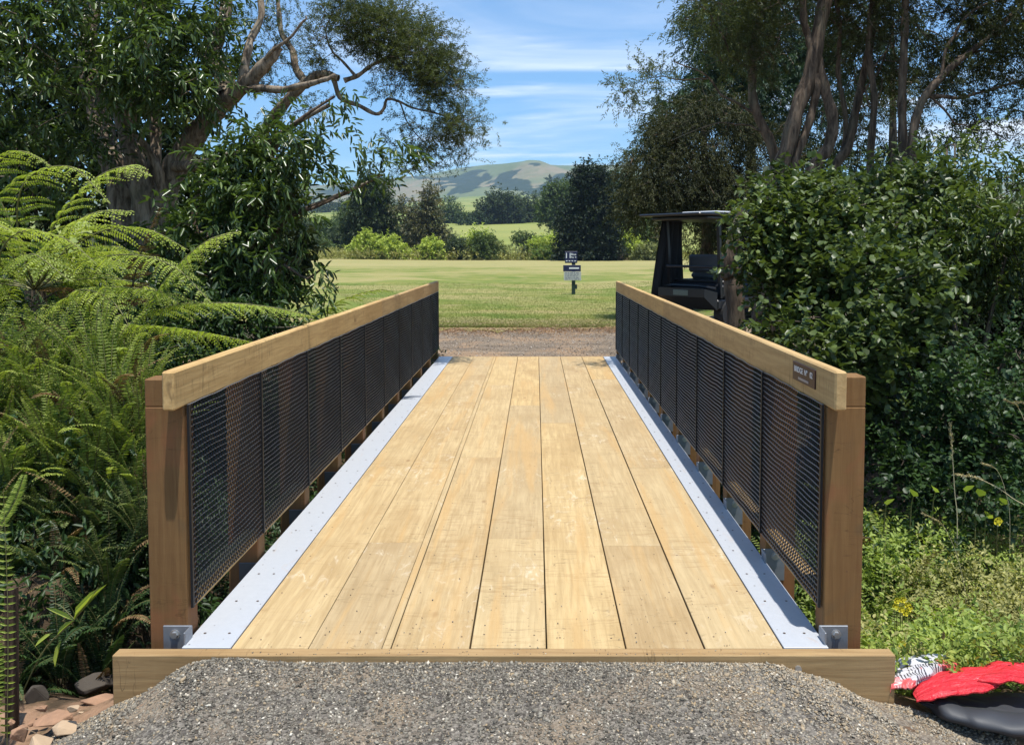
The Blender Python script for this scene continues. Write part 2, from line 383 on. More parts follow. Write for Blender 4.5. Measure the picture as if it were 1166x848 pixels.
# bush cover: patches on the slopes (an attribute of the land itself)
vv = 282 - (Z - 1.55) * FPX / D
bush = np.zeros_like(Z)
for (u0, v0, ru, rv, a) in ((528, 207, 30, 13, -.35), (505, 214, 12, 10, 0), (592, 209, 36, 11, .1), (620, 214, 22, 9, .1), (640, 208, 14, 7, 0), (610, 187, 10, 2.6, 0), (545, 195, 16, 2.5, 0), (478, 203, 22, 2.8, 0), (400, 216, 40, 9, 0), (330, 228, 40, 8, 0), (455, 213, 12, 3, 0), (700, 206, 14, 8, 0), (660, 222, 25, 6, 0)):
    du = U - u0; dv = (vv - v0) - a * du
    bush = np.maximum(bush, 1 - np.sqrt((du / ru) ** 2 + (dv / rv) ** 2) * .55)
bush = np.clip(bush * 1.5 + (fbm(X / 55, D / 70, 5, 21) - .5) * 2.3 - .4, 0, 1)
t = NT('hill_pasture'); co = t.coord(); b = t.attr(); n = t.noise(co, .003, 5, .6); n2 = t.noise(co, .02, 5, .6)
g = t.ramp(n, [(.35, (.09, .13, .045)), (.5, (.135, .16, .07)), (.62, (.235, .19, .115)), (.75, (.12, .15, .06))])
g = t.mix(t.math('MULTIPLY', t.step(n2, .4, .7), .5), g, (.1, .125, .045))
g = t.mix(t.step(b, .35, .55), g, t.mix(n2, (.012, .028, .014), (.035, .055, .025)))
t.bsdf(g, .95, 0, .1, t.bump(n2, 1, 6)); M_HILL = t.m
tag(raw('hills', V, F, M_HILL, smooth=True, rnd=bush.reshape(-1)), kind='structure')

# ------------------------------------------------------------------ bridge
M_DECK = woodmat('deck_timber', (.36, .25, .118), (.56, .42, .225), 'Y', scuff=True)
M_RAIL = woodmat('rail_timber', (.40, .25, .10), (.64, .44, .20), 'Y')
M_POST = woodmat('post_timber', (.16, .078, .027), (.27, .15, .055), 'Z')
M_KERB = woodmat('kerb_timber', (.27, .165, .07), (.46, .31, .145), 'X')
t = NT('galvanised'); co = t.coord(); n = t.noise(co, 30, 4, .7); n2 = t.noise(co, 2.2, 4); sm = t.noise(t.coord('Object', (5, 2, 1)), 2, 5, .6, 1)
c = t.mix(n, (.46, .48, .51), (.56, .575, .60)); c = t.mix(t.math('MULTIPLY', t.step(n2, .45, .7), .3), c, (.5, .53, .57)); c = t.mix(t.math('MULTIPLY', t.step(sm, .62, .75), .35), c, (.55, .38, .25))
vo = t.n('ShaderNodeTexVoronoi'); t.l(co, vo.inputs['Vector']); vo.inputs['Scale'].default_value = 16
c = t.mix(t.math('SUBTRACT', 1.0, t.step(vo.outputs['Distance'], .03, .09)), c, (.15, .13, .11))
t.bsdf(c, .45, .25, .5, t.bump(n, .15, .002)); M_GALV = t.m
M_STEEL = plain('beam_steel', (.12, .125, .13), .5, .6, var=.3)
M_CLEAT = plain('cleat_zinc', (.24, .255, .28), .45, .5, var=.25, scale=30)
M_BOLT = plain('bolt_zinc', (.5, .5, .5), .35, .8)
M_MESH = plain('black_mesh', (.012, .013, .015), .5, 0, .3); M_STRAND_GLINT = plain('mesh_strand_glint', (.14, .145, .155), .28, .25, .7)  # paler grey on the long strands paints the glints of the black mesh
M_SCREW = plain('screw_rust', (.07, .04, .025), .7)

bridge = empty('footbridge', (BC, 3.1, 0), 'timber vehicle bridge with black mesh sides and galvanised edge strips over a gully', 'bridge')
Y0, Y1 = 3.10, 11.62
XL = [-1.377 + .19]   # planks between the steel strips
def deck_x(u): return (u - 610) / 294.0
edges = [deck_x(u) for u in (262, 350, 434, 444, 535, 622.5, 713, 803, 893)]
joints = {0: [5.75], 1: [4.25, 8.2], 2: [9.0], 3: [6.0, 9.2], 4: [4.3, 8.0], 5: [7.2], 6: [4.2, 8.4], 7: [5.72, 9.6]}
for k in range(8):
    ys_ = [Y0 + .003] + joints[k] + [Y1]
    for a, b in zip(ys_[:-1], ys_[1:]):
        m = MB(); g = .0042 if k >= 3 else .0018; jg = .0035 if k == 7 else .0015
        if k in (2,): g = .0012
        dz = random.uniform(-.0015, .0015)
        m.box(edges[k] + g * random.uniform(.5, 1), edges[k + 1] - g * random.uniform(.5, 1), a + jg / 2, b - jg / 2, -.05, -.002 + dz, .0022)
        w = edges[k + 1] - edges[k]; top = -.002 + dz
        if w > .1:
            yy = Y0 + .09 + random.uniform(0, .03)
            while yy < Y1:
                if a + .03 < yy < b - .03:
                    for fx in (.16, .84):
                        cx_ = edges[k] + w * (fx + random.uniform(-.03, .03)); cy_ = yy + random.uniform(-.02, .02); r_ = .0042
                        m.add([(cx_ + r_ * math.cos(q * 1.0472), cy_ + r_ * math.sin(q * 1.0472), top + .0008) for q in range(6)], [tuple(range(6))], 1)
                yy += .425
        m.build('deck_plank', [M_DECK, M_SCREW], bridge)
# steel edge strips, beams
for sgn, xo, xi in ((-1, -1.377, edges[0]), (1, 1.14, edges[8])):
    m = MB(); a, b = sorted((xo, xi)); m.box(a + .002, b - .002, Y0 + .003, Y1, -.012, .001, .0015)
    for yy in np.arange(Y0 + .12, Y1, .3):
        for fx in (.25, .75):
            cx_ = a + (b - a) * fx + random.uniform(-.015, .015); r_ = .006
            m.add([(cx_ + r_ * math.cos(q * 1.0472), yy + r_ * math.sin(q * 1.0472), .0025) for q in range(6)], [tuple(range(6))], 1)
    s_ = m.build('edge_strip', [M_GALV, M_SCREW], bridge)
    m = MB(); m.box(min(xo, xo - sgn * .012), max(xo, xo - sgn * .012), Y0 + .003, Y1, -.32, -.0125); m.box(*sorted((xo - sgn * .012, xo - sgn * .11)), Y0 + .003, Y1, -.32, -.305)
    m.build('side_beam', M_STEEL, bridge)
for xx in (-.75, -.12, .5):
    m = MB(); m.box(xx - .04, xx + .04, Y0 + .05, Y1, -.33, -.0505); m.build('joist_beam', M_STEEL, bridge)
# kerb timbers at both ends
kb = MB(); kb.box(-1.615, 1.372, 3.042, 3.097, -.215, .0, .003); kerb = kb.build('kerb_timber', M_KERB, bridge)
for bx, bz in ((-1.165, -.055), (1.0, -.05)):
    m = MB(); m.cyl((bx, 3.038, bz), (0, 1, 0), .0125, .012, 12); m.build('bolt', M_BOLT, kerb, smooth=False)
kb = MB(); kb.box(-1.5, 1.26, Y1 + .003, Y1 + .055, -.25, -.004, .003); kb.build('kerb_timber', M_KERB, bridge)
# abutment under each end
M_CONC = plain('abutment_concrete', (.16, .15, .13), .9, var=.3, bump=.01)
for a, b in ((3.25, 3.55), (11.1, 11.4)):
    m = MB(); m.box(-1.6, 1.36, a, b, -1.6, -.335, .01); m.build('abutment', M_CONC, bridge)
# posts
PY = [3.19 + .83 * k for k in range(11)]
LI, RI = -1.388, 1.148         # inner faces of the posts
t = NT('end_label'); co = t.coord(); t.bsdf((.55, .36, .2), .6); M_TAPE = t.m
for sgn, xi in ((-1, LI), (1, RI)):
    for k, y in enumerate(PY):
        m = MB(); a, b = sorted((xi, xi + sgn * .15)); y2 = min(y + .10, Y1 + .02)
        top = 1.075 if k in (0, 10) else 1.06
        zt = 1.035 if k == 0 and sgn < 0 else (1.045 if k == 0 else 1.02)
        # notched round the handrail: full width below, outer half only beside it
        m.box(a, b, y, y2, -.30, .925, .004)
        c_, d_ = (a, xi - .048) if sgn < 0 else (xi + .048, b)
        m.box(c_, d_, y + .0015, y2 - .0015, .9255, zt, .004)
        p = m.build('post', M_POST, bridge)
        m = MB(); ca, cb = sorted((xi + sgn * .0, xi + sgn * .095)); m.box(ca - (0.02 if sgn > 0 else 0), cb + (0.02 if sgn < 0 else 0), y - .009, y - .001, -.11, .05, .002)
        m.box(*(sorted((xi - sgn * .02, xi - sgn * .012))), y - .07, y - .009, -.11, .05, .002)
        if sgn < 0 and k > 0:
            m = MB(); m.box(ca, cb, y - .009, y - .001, -.11, -.02, .002)
        cl = m.build('cleat', M_CLEAT if (sgn > 0 or k == 0) else M_STEEL, p)  # left cleats coloured darker to stand in for the darkness under the deck
        if sgn < 0 and k > 0: continue
        m = MB(); m.cyl(((ca + cb) / 2, y - .012, .015), (0, 1, 0), .013, .016, 6); m.cyl(((ca + cb) / 2, y - .01, .015), (0, 1, 0), .02, .004, 14); m.build('bolt', M_BOLT, p)
    # handrail, joined from two lengths
    for (a, b) in ((3.105, 7.34), (7.343, 11.66)):
        m = MB(); c_, d_ = sorted((xi - sgn * .004, xi + sgn * .043)); m.box(c_, d_, a, b, .926, 1.078, .007)
        m.build('handrail', M_RAIL, bridge)
    # bottom board between the posts, behind the mesh
    for a, b in zip(PY[:-1], PY[1:]):
        m = MB(); c_, d_ = sorted((xi + sgn * .003, xi + sgn * .06)); m.box(c_, d_, a + .1015, b - .0015, .088, .15, .002); m.build('bottom_rail', M_RAIL, bridge)
        if sgn < 0:
            pass
    # black diamond mesh: long strands that touch at every other knuckle
    nrow = 34; z0, z1 = .112, .93; dz = (z1 - z0) / nrow; xm = xi - sgn * .0075
    V = []; F = []; nb = 0; MI = []; nst = 0
    def strand(ys_, zz, rr, dx):
        global V, F, nb
        belly = .004 * np.sin(ys_ * 2 * math.pi / .83 + .5) * math.sin(math.pi * r / nrow)
        zz = zz - SAG[r] * np.sin(math.pi * (((ys_ - 3.24) / .83) % 1)) * math.sin(math.pi * r / nrow) + .0018 * np.sin(ys_ * 23 + r * .9)
        pts = np.stack([xm + sgn * belly + dx, ys_, np.clip(zz, z0 - .002, z1 + .002)], -1); k_ = len(ys_)
        Q = pts[:, None, :].repeat(4, 1); Q[:, :, 0] += SQ[None, :, 0] * rr * 1.25; Q[:, :, 2] += SQ[None, :, 1] * rr
        V.append(Q.reshape(-1, 3)); i = np.arange(k_ - 1)[:, None] * 4 + nb; j = np.arange(4)[None, :]; j2 = (j + 1) % 4
        F.append(np.stack([i + j, i + j2, i + 4 + j2, i + 4 + j], -1).reshape(-1, 4)); nb += k_ * 4
    SAG = .010 * (.6 + .4 * np.sin(np.arange(nrow + 2) * .35))
    SQ = np.array([(0, -1), (1, 0), (0, 1), (-1, 0)])
    for r in range(nrow + 1):
        zr = z0 + dz * r + .0012 * math.sin(r * 5.1)
        yl = np.linspace(3.212, 11.6, 120); strand(yl, zr + .002 * np.sin(yl * 7.5 + r * .3), .0027, 0); nst += 119 * 4; MI.append(np.ones(119 * 4))
        if r < nrow:
            k2 = np.arange(2 * 300); strand(np.linspace(3.212, 11.6, 600), zr + dz * (.5 + .46 * np.where(k2 % 2 == r % 2, 1, -1)), .0017, .0014); MI.append(np.zeros(599 * 4))
    raw('mesh_infill', np.vstack(V), np.vstack(F), [M_MESH, M_STRAND_GLINT], bridge, mi=np.concatenate(MI))
    for yv in [3.214] + [y + .05 for y in PY[1:]]:
        m = MB(); m.bar((xm - sgn * .005, yv, z0), (xm - sgn * .005, yv, z1), .013, .010); m.build('mesh_tie_bar', M_MESH, bridge)
# the plaque on the right handrail
M_PLAQ = plain('plaque_brown', (.045, .014, .012), .45); M_WHITE = plain('letter_white', (.75, .73, .7), .5, var=.05)
m = MB(); xp = RI - .004; m.box(xp - .006, xp - .0005, 3.315, 3.60, .972, 1.052, .0015); pl = m.build('plaque', M_PLAQ, bridge)
def text(s, size, loc, rot, mat, parent, name='lettering', ext=.0006):
    cu = bpy.data.curves.new(name, 'FONT'); cu.body = s; cu.size = size; cu.extrude = ext; cu.align_x = 'CENTER'; cu.align_y = 'CENTER'; cu.offset = size * .012
    o = bpy.data.objects.new(name, cu); col.objects.link(o); dg = bpy.context.evaluated_depsgraph_get(); dg.update()
    me = bpy.data.meshes.new_from_object(o.evaluated_get(dg)); bpy.data.objects.remove(o)
    me.transform(Matrix.Translation(Vector(loc)) @ rot)
    return link(name, me, mat, parent)
# faces -X: text right runs towards +Y seen from the deck... reader looks along +X so text x -> -Y
rot = Matrix(((0, 0, -1, 0), (-1, 0, 0, 0), (0, 1, 0, 0), (0, 0, 0, 1)))
for s_, y_ in (('BRIDGE', 3.520), ('N\u00ba', 3.425), ('02', 3.358)): text(s_, .034, (xp - .0068, y_, 1.022), rot, M_WHITE, pl)
m = MB()
for q in range(9): m.box(xp - .0075, xp - .0065, 3.39 + q * .015, 3.401 + q * .015, .983, .993)
m.build('small_lettering', plain('letter_grey', (.4, .35, .33), .5), pl)
# ------------------------------------------------------------------ foliage tools
T_DIA = (np.array([(0, 0, 0), (.45, .5, .10), (1, 0, -.12), (.45, -.5, .10)]), np.array([(0, 2, 1), (0, 3, 2)]))
T_LEAF = (np.array([(0, 0, 0), (.3, .42, .10), (.7, .38, .04), (1, 0, -.12), (.7, -.38, .04), (.3, -.42, .10)]), np.array([(0, 3, 2, 1), (0, 5, 4, 3)]))
T_ROUND = (np.array([(0, 0, 0), (.25, .5, .07), (.72, .45, .03), (1, 0, -.1), (.72, -.45, .03), (.25, -.5, .07)]), np.array([(0, 3, 2, 1), (0, 5, 4, 3)]))
T_BLADE = (np.array([(0, .5, 0), (0, -.5, 0), (.55, -.42, .05), (.55, .42, .05), (1, 0, -.1)]), np.array([(0, 1, 2, 3), (3, 2, 4, 4)]))
def unit(a): return a / (np.linalg.norm(a, axis=-1, keepdims=True) + 1e-9)
def randdir(n, g=rng): return unit(g.normal(size=(n, 3)))
class Leaves:
    def __init__(s): s.V = []; s.F = []; s.R = []; s.n = 0
    def add(s, P_, D, N, L, W, tpl=T_LEAF, rnd=None):
        n = len(P_); D = unit(D); S = unit(np.cross(N, D)); N = np.cross(D, S)
        tv, tf = tpl; L = np.broadcast_to(L, n)[:, None, None]; W = np.broadcast_to(W, n)[:, None, None]
        V = P_[:, None, :] + tv[None, :, 0:1] * L * D[:, None, :] + tv[None, :, 1:2] * W * S[:, None, :] + tv[None, :, 2:3] * L * N[:, None, :]
        k = len(tv); s.V.append(V.reshape(-1, 3).astype(np.float32)); s.F.append((tf[None] + (np.arange(n) * k)[:, None, None] + s.n).reshape(-1, tf.shape[1]))
        r = rng.random(n) if rnd is None else rnd
        s.R.append(np.repeat(r, k)); s.n += n * k
    def build(s, name, mat, parent=None):
        return raw(name, np.vstack(s.V), np.vstack(s.F), mat, parent, rnd=np.concatenate(s.R))

def sprigs(Lv, C, out, ns, nl, sl, L, W, tpl, droop=.3, spread=.8, rc=.08, up=.35, shade=None, jl=.3, base_t=.1):
    """leafy twigs: NS per centre, NL leaves on each"""
    n = len(C); C = np.repeat(C, ns, 0) + rng.normal(size=(n * ns, 3)) * rc; O = np.repeat(out, ns, 0)
    d = unit(O * .7 + randdir(n * ns) * .8 + np.array([0, 0, .15 - droop * .5])); ln = sl * rng.uniform(.6, 1.25, n * ns)
    t = np.tile(np.linspace(base_t, 1, nl), n * ns); m = n * ns * nl; A = np.repeat(C, nl, 0); d2 = np.repeat(d, nl, 0); l2 = np.repeat(ln, nl)
    Pp = A + d2 * (t * l2)[:, None] + np.array([0, 0, -1]) * (droop * l2 * t * t * .5)[:, None]
    side = unit(np.cross(d2, randdir(m)))
    D = unit(d2 * .55 + side * spread + np.array([0, 0, -droop * .6])); N = unit(np.array([0, 0, 1.0]) * (up + .6) + randdir(m) * .55)
    br = np.repeat(rng.normal(0, .14, n), ns * nl) + rng.normal(.5, .2, m)
    if shade is not None: br = br + np.repeat(shade, ns * nl)
    Lv.add(Pp, D, N, L * rng.uniform(1 - jl, 1 + jl, m), W * rng.uniform(1 - jl, 1 + jl, m), tpl, np.clip(br, 0, .96) + (rng.random(m) > .993) * .04)

def blob_points(blobs, g=rng):
    """blobs: (cx,cy,cz, rx,ry,rz, n). denser towards the surface. returns centres, outward dirs"""
    Cs = []; Os = []
    for b in blobs:
        c = np.array(b[:3]); r = np.array(b[3:6]); n = int(b[6]); d = randdir(n, g); q = g.uniform(.25, 1, n) ** .55
        bump = 1 + .22 * np.sin(d[:, 0] * 5 + c[0]) * np.sin(d[:, 2] * 4 + c[2] * 3) + .12 * np.sin(d[:, 1] * 9)
        Cs.append(c + d * r * (q * bump)[:, None]); Os.append(d)
    return np.vstack(Cs), np.vstack(Os)
def pblob(u, v, Y, ru, rv, n, ry=None):
    """ellipsoid seen at pixel (u, v), half sizes in photo pixels, Y metres ahead"""
    c = P(u, v, Y); s = Y / FPX; return (*c, ru * s, (ry if ry is not None else (ru + rv) / 2 * s), rv * s, n)
def plimb(pts, r0, r1, n=24, k=9, wob=.0):
    """pts: (u, v, Y) or world triples flagged by a 4th value"""
    Q = [np.array(p[:3], float) if len(p) == 4 else P(*p) for p in pts]
    q = smooth_path(Q, n); t = np.linspace(0, 1, n)
    if wob: q = q + np.stack([np.interp(t, np.linspace(0, 1, 7), rng.normal(0, wob, 7)) for _ in range(3)], -1) * np.minimum(1, 4 * t)[:, None]
    return q, r0 + (r1 - r0) * t ** .8, k

def grow(T, nodes, C, rmin=.004, rgrow=.004, k=4, sag=.12, attach_from=0.0):
    """joins every centre in C to the nearest bit of wood with a curved twig"""
    N = np.vstack(nodes); order = np.argsort([np.min(np.linalg.norm(N - c, axis=1)) for c in C])
    cap = len(N) + len(C) * 4; A = np.zeros((cap, 3)); A[:len(N)] = N; m = len(N)
    for i in order:
        c = C[i]; dd = np.linalg.norm(A[:m] - c, axis=1); j = int(np.argmin(dd)); a = A[j]; L = dd[j]
        if L < .05: continue
        mid = (a + c) / 2 + rng.normal(0, L * .10, 3) + np.array([0, 0, sag * L * rng.uniform(-.6, 1)])
        t = np.linspace(0, 1, 6)[:, None]; q = (1 - t) ** 2 * a + 2 * t * (1 - t) * mid + t * t * c
        T.add(q, np.linspace(rmin + rgrow * L * 2.2, rmin, 6), k); A[m:m + 3] = q[2:5]; m += 3
        A[m] = q[5]; m += 1

def proj(p):
    x, y, z = p; z = z - H; f = y * math.cos(TH) - z * math.sin(TH); u_ = y * math.sin(TH) + z * math.cos(TH); return CX + FPX * x / f, CY - FPX * u_ / f
def tree(name, label, cat, base, limbs, blobs, leaf, M_bark, M_leaf, group=None, keep=None, clump=0, twigs=True, rmin=.004, rgrow=.004, extra=None, tw_k=4, sag=.12, crown='crown'):
    root = empty(name, base, label, cat, group)
    T = Tubes(); nodes = []
    for q, r, k in limbs:
        rr = r * (1 + .10 * np.sin(np.arange(len(r)) * 1.7 + r[0] * 50)); T.add(q, rr, k); nodes.append(q)
    C, O = blob_points(blobs)
    if cat == 'tree' and name == 'tea_tree':
        f_ = fbm(C[:, 0] * 1.9 + 3, C[:, 2] * 2.4 + 9, 2, 14); k_ = f_ > .24; C = C[k_]; O = O[k_]
    if clump:
        f_ = fbm(C[:, 0] * 2.6 + 11, C[:, 2] * 2.6 + C[:, 1] * 1.7 + 5, 2, 8); k_ = f_ > clump; C = C[k_]; O = O[k_]
    if keep is not None:
        k_ = np.array([keep(*proj(p)) for p in C]); C = C[k_]; O = O[k_]
    if twigs: grow(T, nodes, C, rmin, rgrow, tw_k, sag)
    T.build('trunk' if cat == 'tree' else 'stems', M_bark, root)
    Lv = Leaves()
    leaf(Lv, C, O)
    if extra: extra(Lv)
    Lv.build(crown, M_leaf, root); return root

# leaf kinds
def lf_broad(ns=4, nl=9, sl=.25, L=.10, W=.030, droop=.55): return lambda Lv, C, O: sprigs(Lv, C, O, ns, nl, sl, L, W, T_LEAF, droop, .8, .10)
def lf_round(ns=7, nl=8, sl=.2, L=.053, W=.043, droop=.25): return lambda Lv, C, O: sprigs(Lv, C, O, ns, nl, sl, L, W, T_ROUND, droop, .8, .09, jl=.5)
def lf_feather(ns=7, nl=22, sl=.24, L=.034, W=.008, droop=.1, rc=.10): return lambda Lv, C, O: sprigs(Lv, C, O, ns, nl, sl, L, W, T_DIA, droop, .9, rc)

G = lambda *c: c
M_BARK = barkmat('bark_grey_brown', (.10, .072, .05), (.36, .285, .205))
M_BARK2 = barkmat('bark_brown', (.055, .038, .027), (.20, .145, .10))
M_TWIG = barkmat('twig_bark', (.05, .04, .03), (.15, .12, .09))
M_LBROAD = leafmat('leaf_glossy_green', (.032, .058, .016), (.125, .185, .045), .30, .3, .5, (.3, .28, .05))
M_LKAN = leafmat('leaf_grey_green', (.045, .065, .025), (.14, .165, .06), .5, .3, .3)
M_LKAN2 = leafmat('leaf_dark_olive', (.03, .042, .016), (.095, .11, .036), .5, .25, .3)
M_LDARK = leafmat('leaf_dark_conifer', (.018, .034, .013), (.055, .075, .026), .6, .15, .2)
M_LBUSH = leafmat('leaf_bush', (.026, .046, .012), (.135, .18, .045), .40, .28, .42, (.36, .3, .05))
M_LSMALL = leafmat('leaf_small_shrub', (.018, .04, .012), (.06, .11, .03), .45, .3, .35)
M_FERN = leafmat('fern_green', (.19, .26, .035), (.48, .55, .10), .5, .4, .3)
M_FERN_LIT = leafmat('bank_fern_lit_green', (.14, .20, .032), (.40, .46, .085), .5, .35, .3)
M_DEAD = leafmat('dead_frond', (.12, .07, .035), (.3, .19, .09), .8, .2, .1)
M_RACHIS = plain('rachis', (.16, .15, .05), .6)
M_WEED = leafmat('weed_green', (.12, .19, .03), (.42, .50, .11), .5, .35, .3)
M_WEED2 = leafmat('weed_olive', (.17, .175, .055), (.52, .49, .19), .6, .35, .2)
M_STRAW = plain('straw', (.5, .42, .24), .7)
M_YEL = plain('yellow_petal', (.75, .62, .03), .5)

# ================================================================== left: big broad-leaved tree
def gb(x, y): return np.array([x, y, float(hgt(x, y))])
Yt = 9.6
bs = P(165, 330, Yt)
b0 = (bs[0], Yt, float(hgt(bs[0], Yt)) - .1, 0)
limbs = [
    plimb([b0, (172, 290, Yt), (185, 230, Yt), (205, 178, Yt), (238, 135, Yt - .1), (262, 108, Yt - .2), (290, 84, Yt - .4), (308, 66, Yt - .5), (318, 50, Yt - .5)], .20, .05, 40, 12, .02),
    plimb([(258, 112, Yt - .2), (256, 88, Yt), (240, 68, Yt + .2), (251, 36, Yt + .4), (262, 8, Yt + .5), (268, -60, Yt + .7)], .13, .06, 30, 10, .02),
    plimb([(276, 96, Yt - .3), (281, 60, Yt - .2), (296, 18, Yt), (290, -50, Yt + .2)], .06, .03, 20, 8, .02),
    plimb([b0, (150, 280, Yt + .2), (136, 210, Yt + .3), (112, 140, Yt + .5), (96, 70, Yt + .6), (108, 0, Yt + .8), (116, -90, Yt + 1)], .20, .08, 36, 10, .03),
    plimb([b0, (165, 250, Yt - .1), (158, 200, Yt - .2), (141, 130, Yt), (152, 70, Yt), (186, 5, Yt - .2), (200, -80, Yt - .3)], .15, .06, 30, 9, .03),
    plimb([(165, 230, Yt + .1), (175, 180, Yt + .3), (178, 130, Yt + .5), (184, 80, Yt + .6), (205, 20, Yt + .6)], .09, .04, 24, 8, .03),
    plimb([(188, 225, Yt - .2), (170, 170, Yt - .35), (150, 148, Yt - .4), (155, 120, Yt - .4)], .06, .02, 20, 7, .03),
    plimb([(276, 101, Yt - .3), (300, 102, Yt - .5), (330, 100, Yt - .7), (352, 95, Yt - .8), (372, 88, Yt - .9), (383, 87, Yt - .9)], .05, .022, 24, 8, .015),
    plimb([(290, 84, Yt - .4), (310, 60, Yt - .6), (345, 30, Yt - .7), (352, 20, Yt - .7)], .028, .008, 18, 6, .03),
    plimb([(200, 190, Yt - .2), (235, 190, Yt - .8), (262, 178, Yt - 1), (300, 160, Yt - 1.2), (335, 142, Yt - 1.3), (372, 116, Yt - 1.4)], .07, .02, 26, 7, .03),
    plimb([(185, 260, Yt), (240, 268, Yt - .8), (290, 262, Yt - 1.1), (345, 235, Yt - 1.3), (420, 208, Yt - 1.4)], .05, .012, 26, 6, .04),
    plimb([(185, 280, Yt), (230, 300, Yt - .6), (290, 290, Yt - .9), (340, 290, Yt - 1.1)], .04, .012, 20, 6, .04),
]
BL = [pblob(30, 175, 8.8, 40, 45, 40, .5), pblob(105, 150, 8.9, 22, 26, 14, .3), pblob(100, 30, 9.0, 110, 60, 150, 1.3), pblob(200, 60, 8.8, 60, 60, 110, .9), pblob(20, 100, 8.2, 55, 70, 80, 1.0), pblob(100, 90, 8.6, 70, 40, 60, .7), pblob(215, 30, 9.3, 70, 40, 60), pblob(70, -60, 9.4, 190, 60, 140, 1.5), pblob(240, -90, 9.6, 120, 50, 80, 1.4),
      pblob(200, 95, 8.7, 45, 24, 26, .5), pblob(250, 50, 9.9, 25, 40, 25), pblob(10, 10, 8.0, 60, 50, 60, .8), pblob(-60, 60, 9, 80, 120, 90), pblob(60, 190, 10.6, 90, 60, 60, .5)]
tree('broadleaf_tree', 'large spreading tree with pale bark limbs and glossy lance leaves behind the ferns', 'tree', b0[:3], limbs, BL, lf_broad(), M_BARK, M_LBROAD, clump=.32)
# the lower screen of hanging leaves in front of the trunk
bs2 = P(270, 360, 8.4); b2 = (bs2[0], 8.6, float(hgt(bs2[0], 8.6)) - .1, 0)
limbs = [plimb([b2, (262, 300, 8.5), (275, 250, 8.4), (300, 200, 8.4), (320, 160, 8.3), (345, 130, 8.2), (382, 108, 8.2)], .05, .012, 30, 7, .03),
         plimb([b2, (235, 300, 8.6), (222, 240, 8.6), (240, 190, 8.5), (262, 150, 8.5)], .045, .012, 24, 7, .03),
         plimb([b2, (300, 300, 8.3), (330, 255, 8.2), (372, 230, 8.1), (440, 198, 8.1)], .035, .007, 24, 6, .03),
         plimb([b2, (310, 320, 8.3), (350, 315, 8.2), (372, 308, 8.1)], .025, .008, 16, 6, .02)]
BL2 = [pblob(268, 200, 8.3, 42, 30, 36), pblob(318, 172, 8.2, 42, 28, 46), pblob(292, 232, 8.2, 50, 34, 60), pblob(250, 265, 8.3, 45, 38, 46), pblob(362, 158, 8.1, 18, 14, 9), pblob(385, 100, 8.2, 14, 14, 8), pblob(390, 140, 8.1, 10, 20, 6), pblob(425, 178, 8.0, 20, 10, 7), pblob(460, 168, 8.0, 10, 10, 4), pblob(465, 190, 8.0, 10, 5, 3),
       pblob(310, 285, 8.1, 48, 34, 46), pblob(352, 318, 8.0, 16, 20, 9), pblob(345, 258, 8.0, 24, 28, 14), pblob(420, 202, 8.0, 14, 6, 4), pblob(372, 212, 8.1, 22, 10, 7), pblob(240, 320, 8.4, 60, 40, 70, .5), pblob(170, 300, 8.8, 40, 36, 30, .4), pblob(290, 345, 8.3, 50, 25, 40, .4)]
WISP = [(392, 100, 8.1), (384, 118, 8.1), (398, 128, 8.1), (372, 128, 8.1), (360, 140, 8.1), (385, 150, 8.1), (400, 160, 8), (415, 165, 8), (428, 172, 8), (440, 168, 8), (455, 165, 8), (466, 160, 8), (470, 172, 8), (445, 182, 8), (462, 190, 8), (400, 178, 8), (384, 185, 8), (372, 200, 8), (425, 198, 8), (405, 203, 8), (385, 208, 8), (440, 196, 8), (356, 240, 8), (345, 265, 8), (365, 300, 8), (372, 312, 8), (358, 325, 8), (350, 338, 8), (368, 330, 8)]
tree('young_tree', 'slender young tree with drooping dark green leaves hanging over the lawn edge', 'tree', b2[:3], limbs, BL2, lf_broad(4, 8, .22, .105, .03, .6), M_BARK2, M_LBROAD, keep=lambda u, v: u < np.interp(v, [80, 110, 150, 185, 205, 230, 260, 300, 340], [372, 372, 350, 355, 350, 325, 312, 318, 330]),
     extra=lambda Lv: sprigs(Lv, np.array([P(*q) for q in WISP]), unit(np.array([(1, -.2, -.5)] * len(WISP))), 3, 6, .13, .10, .026, T_LEAF, .7, .8, .04))
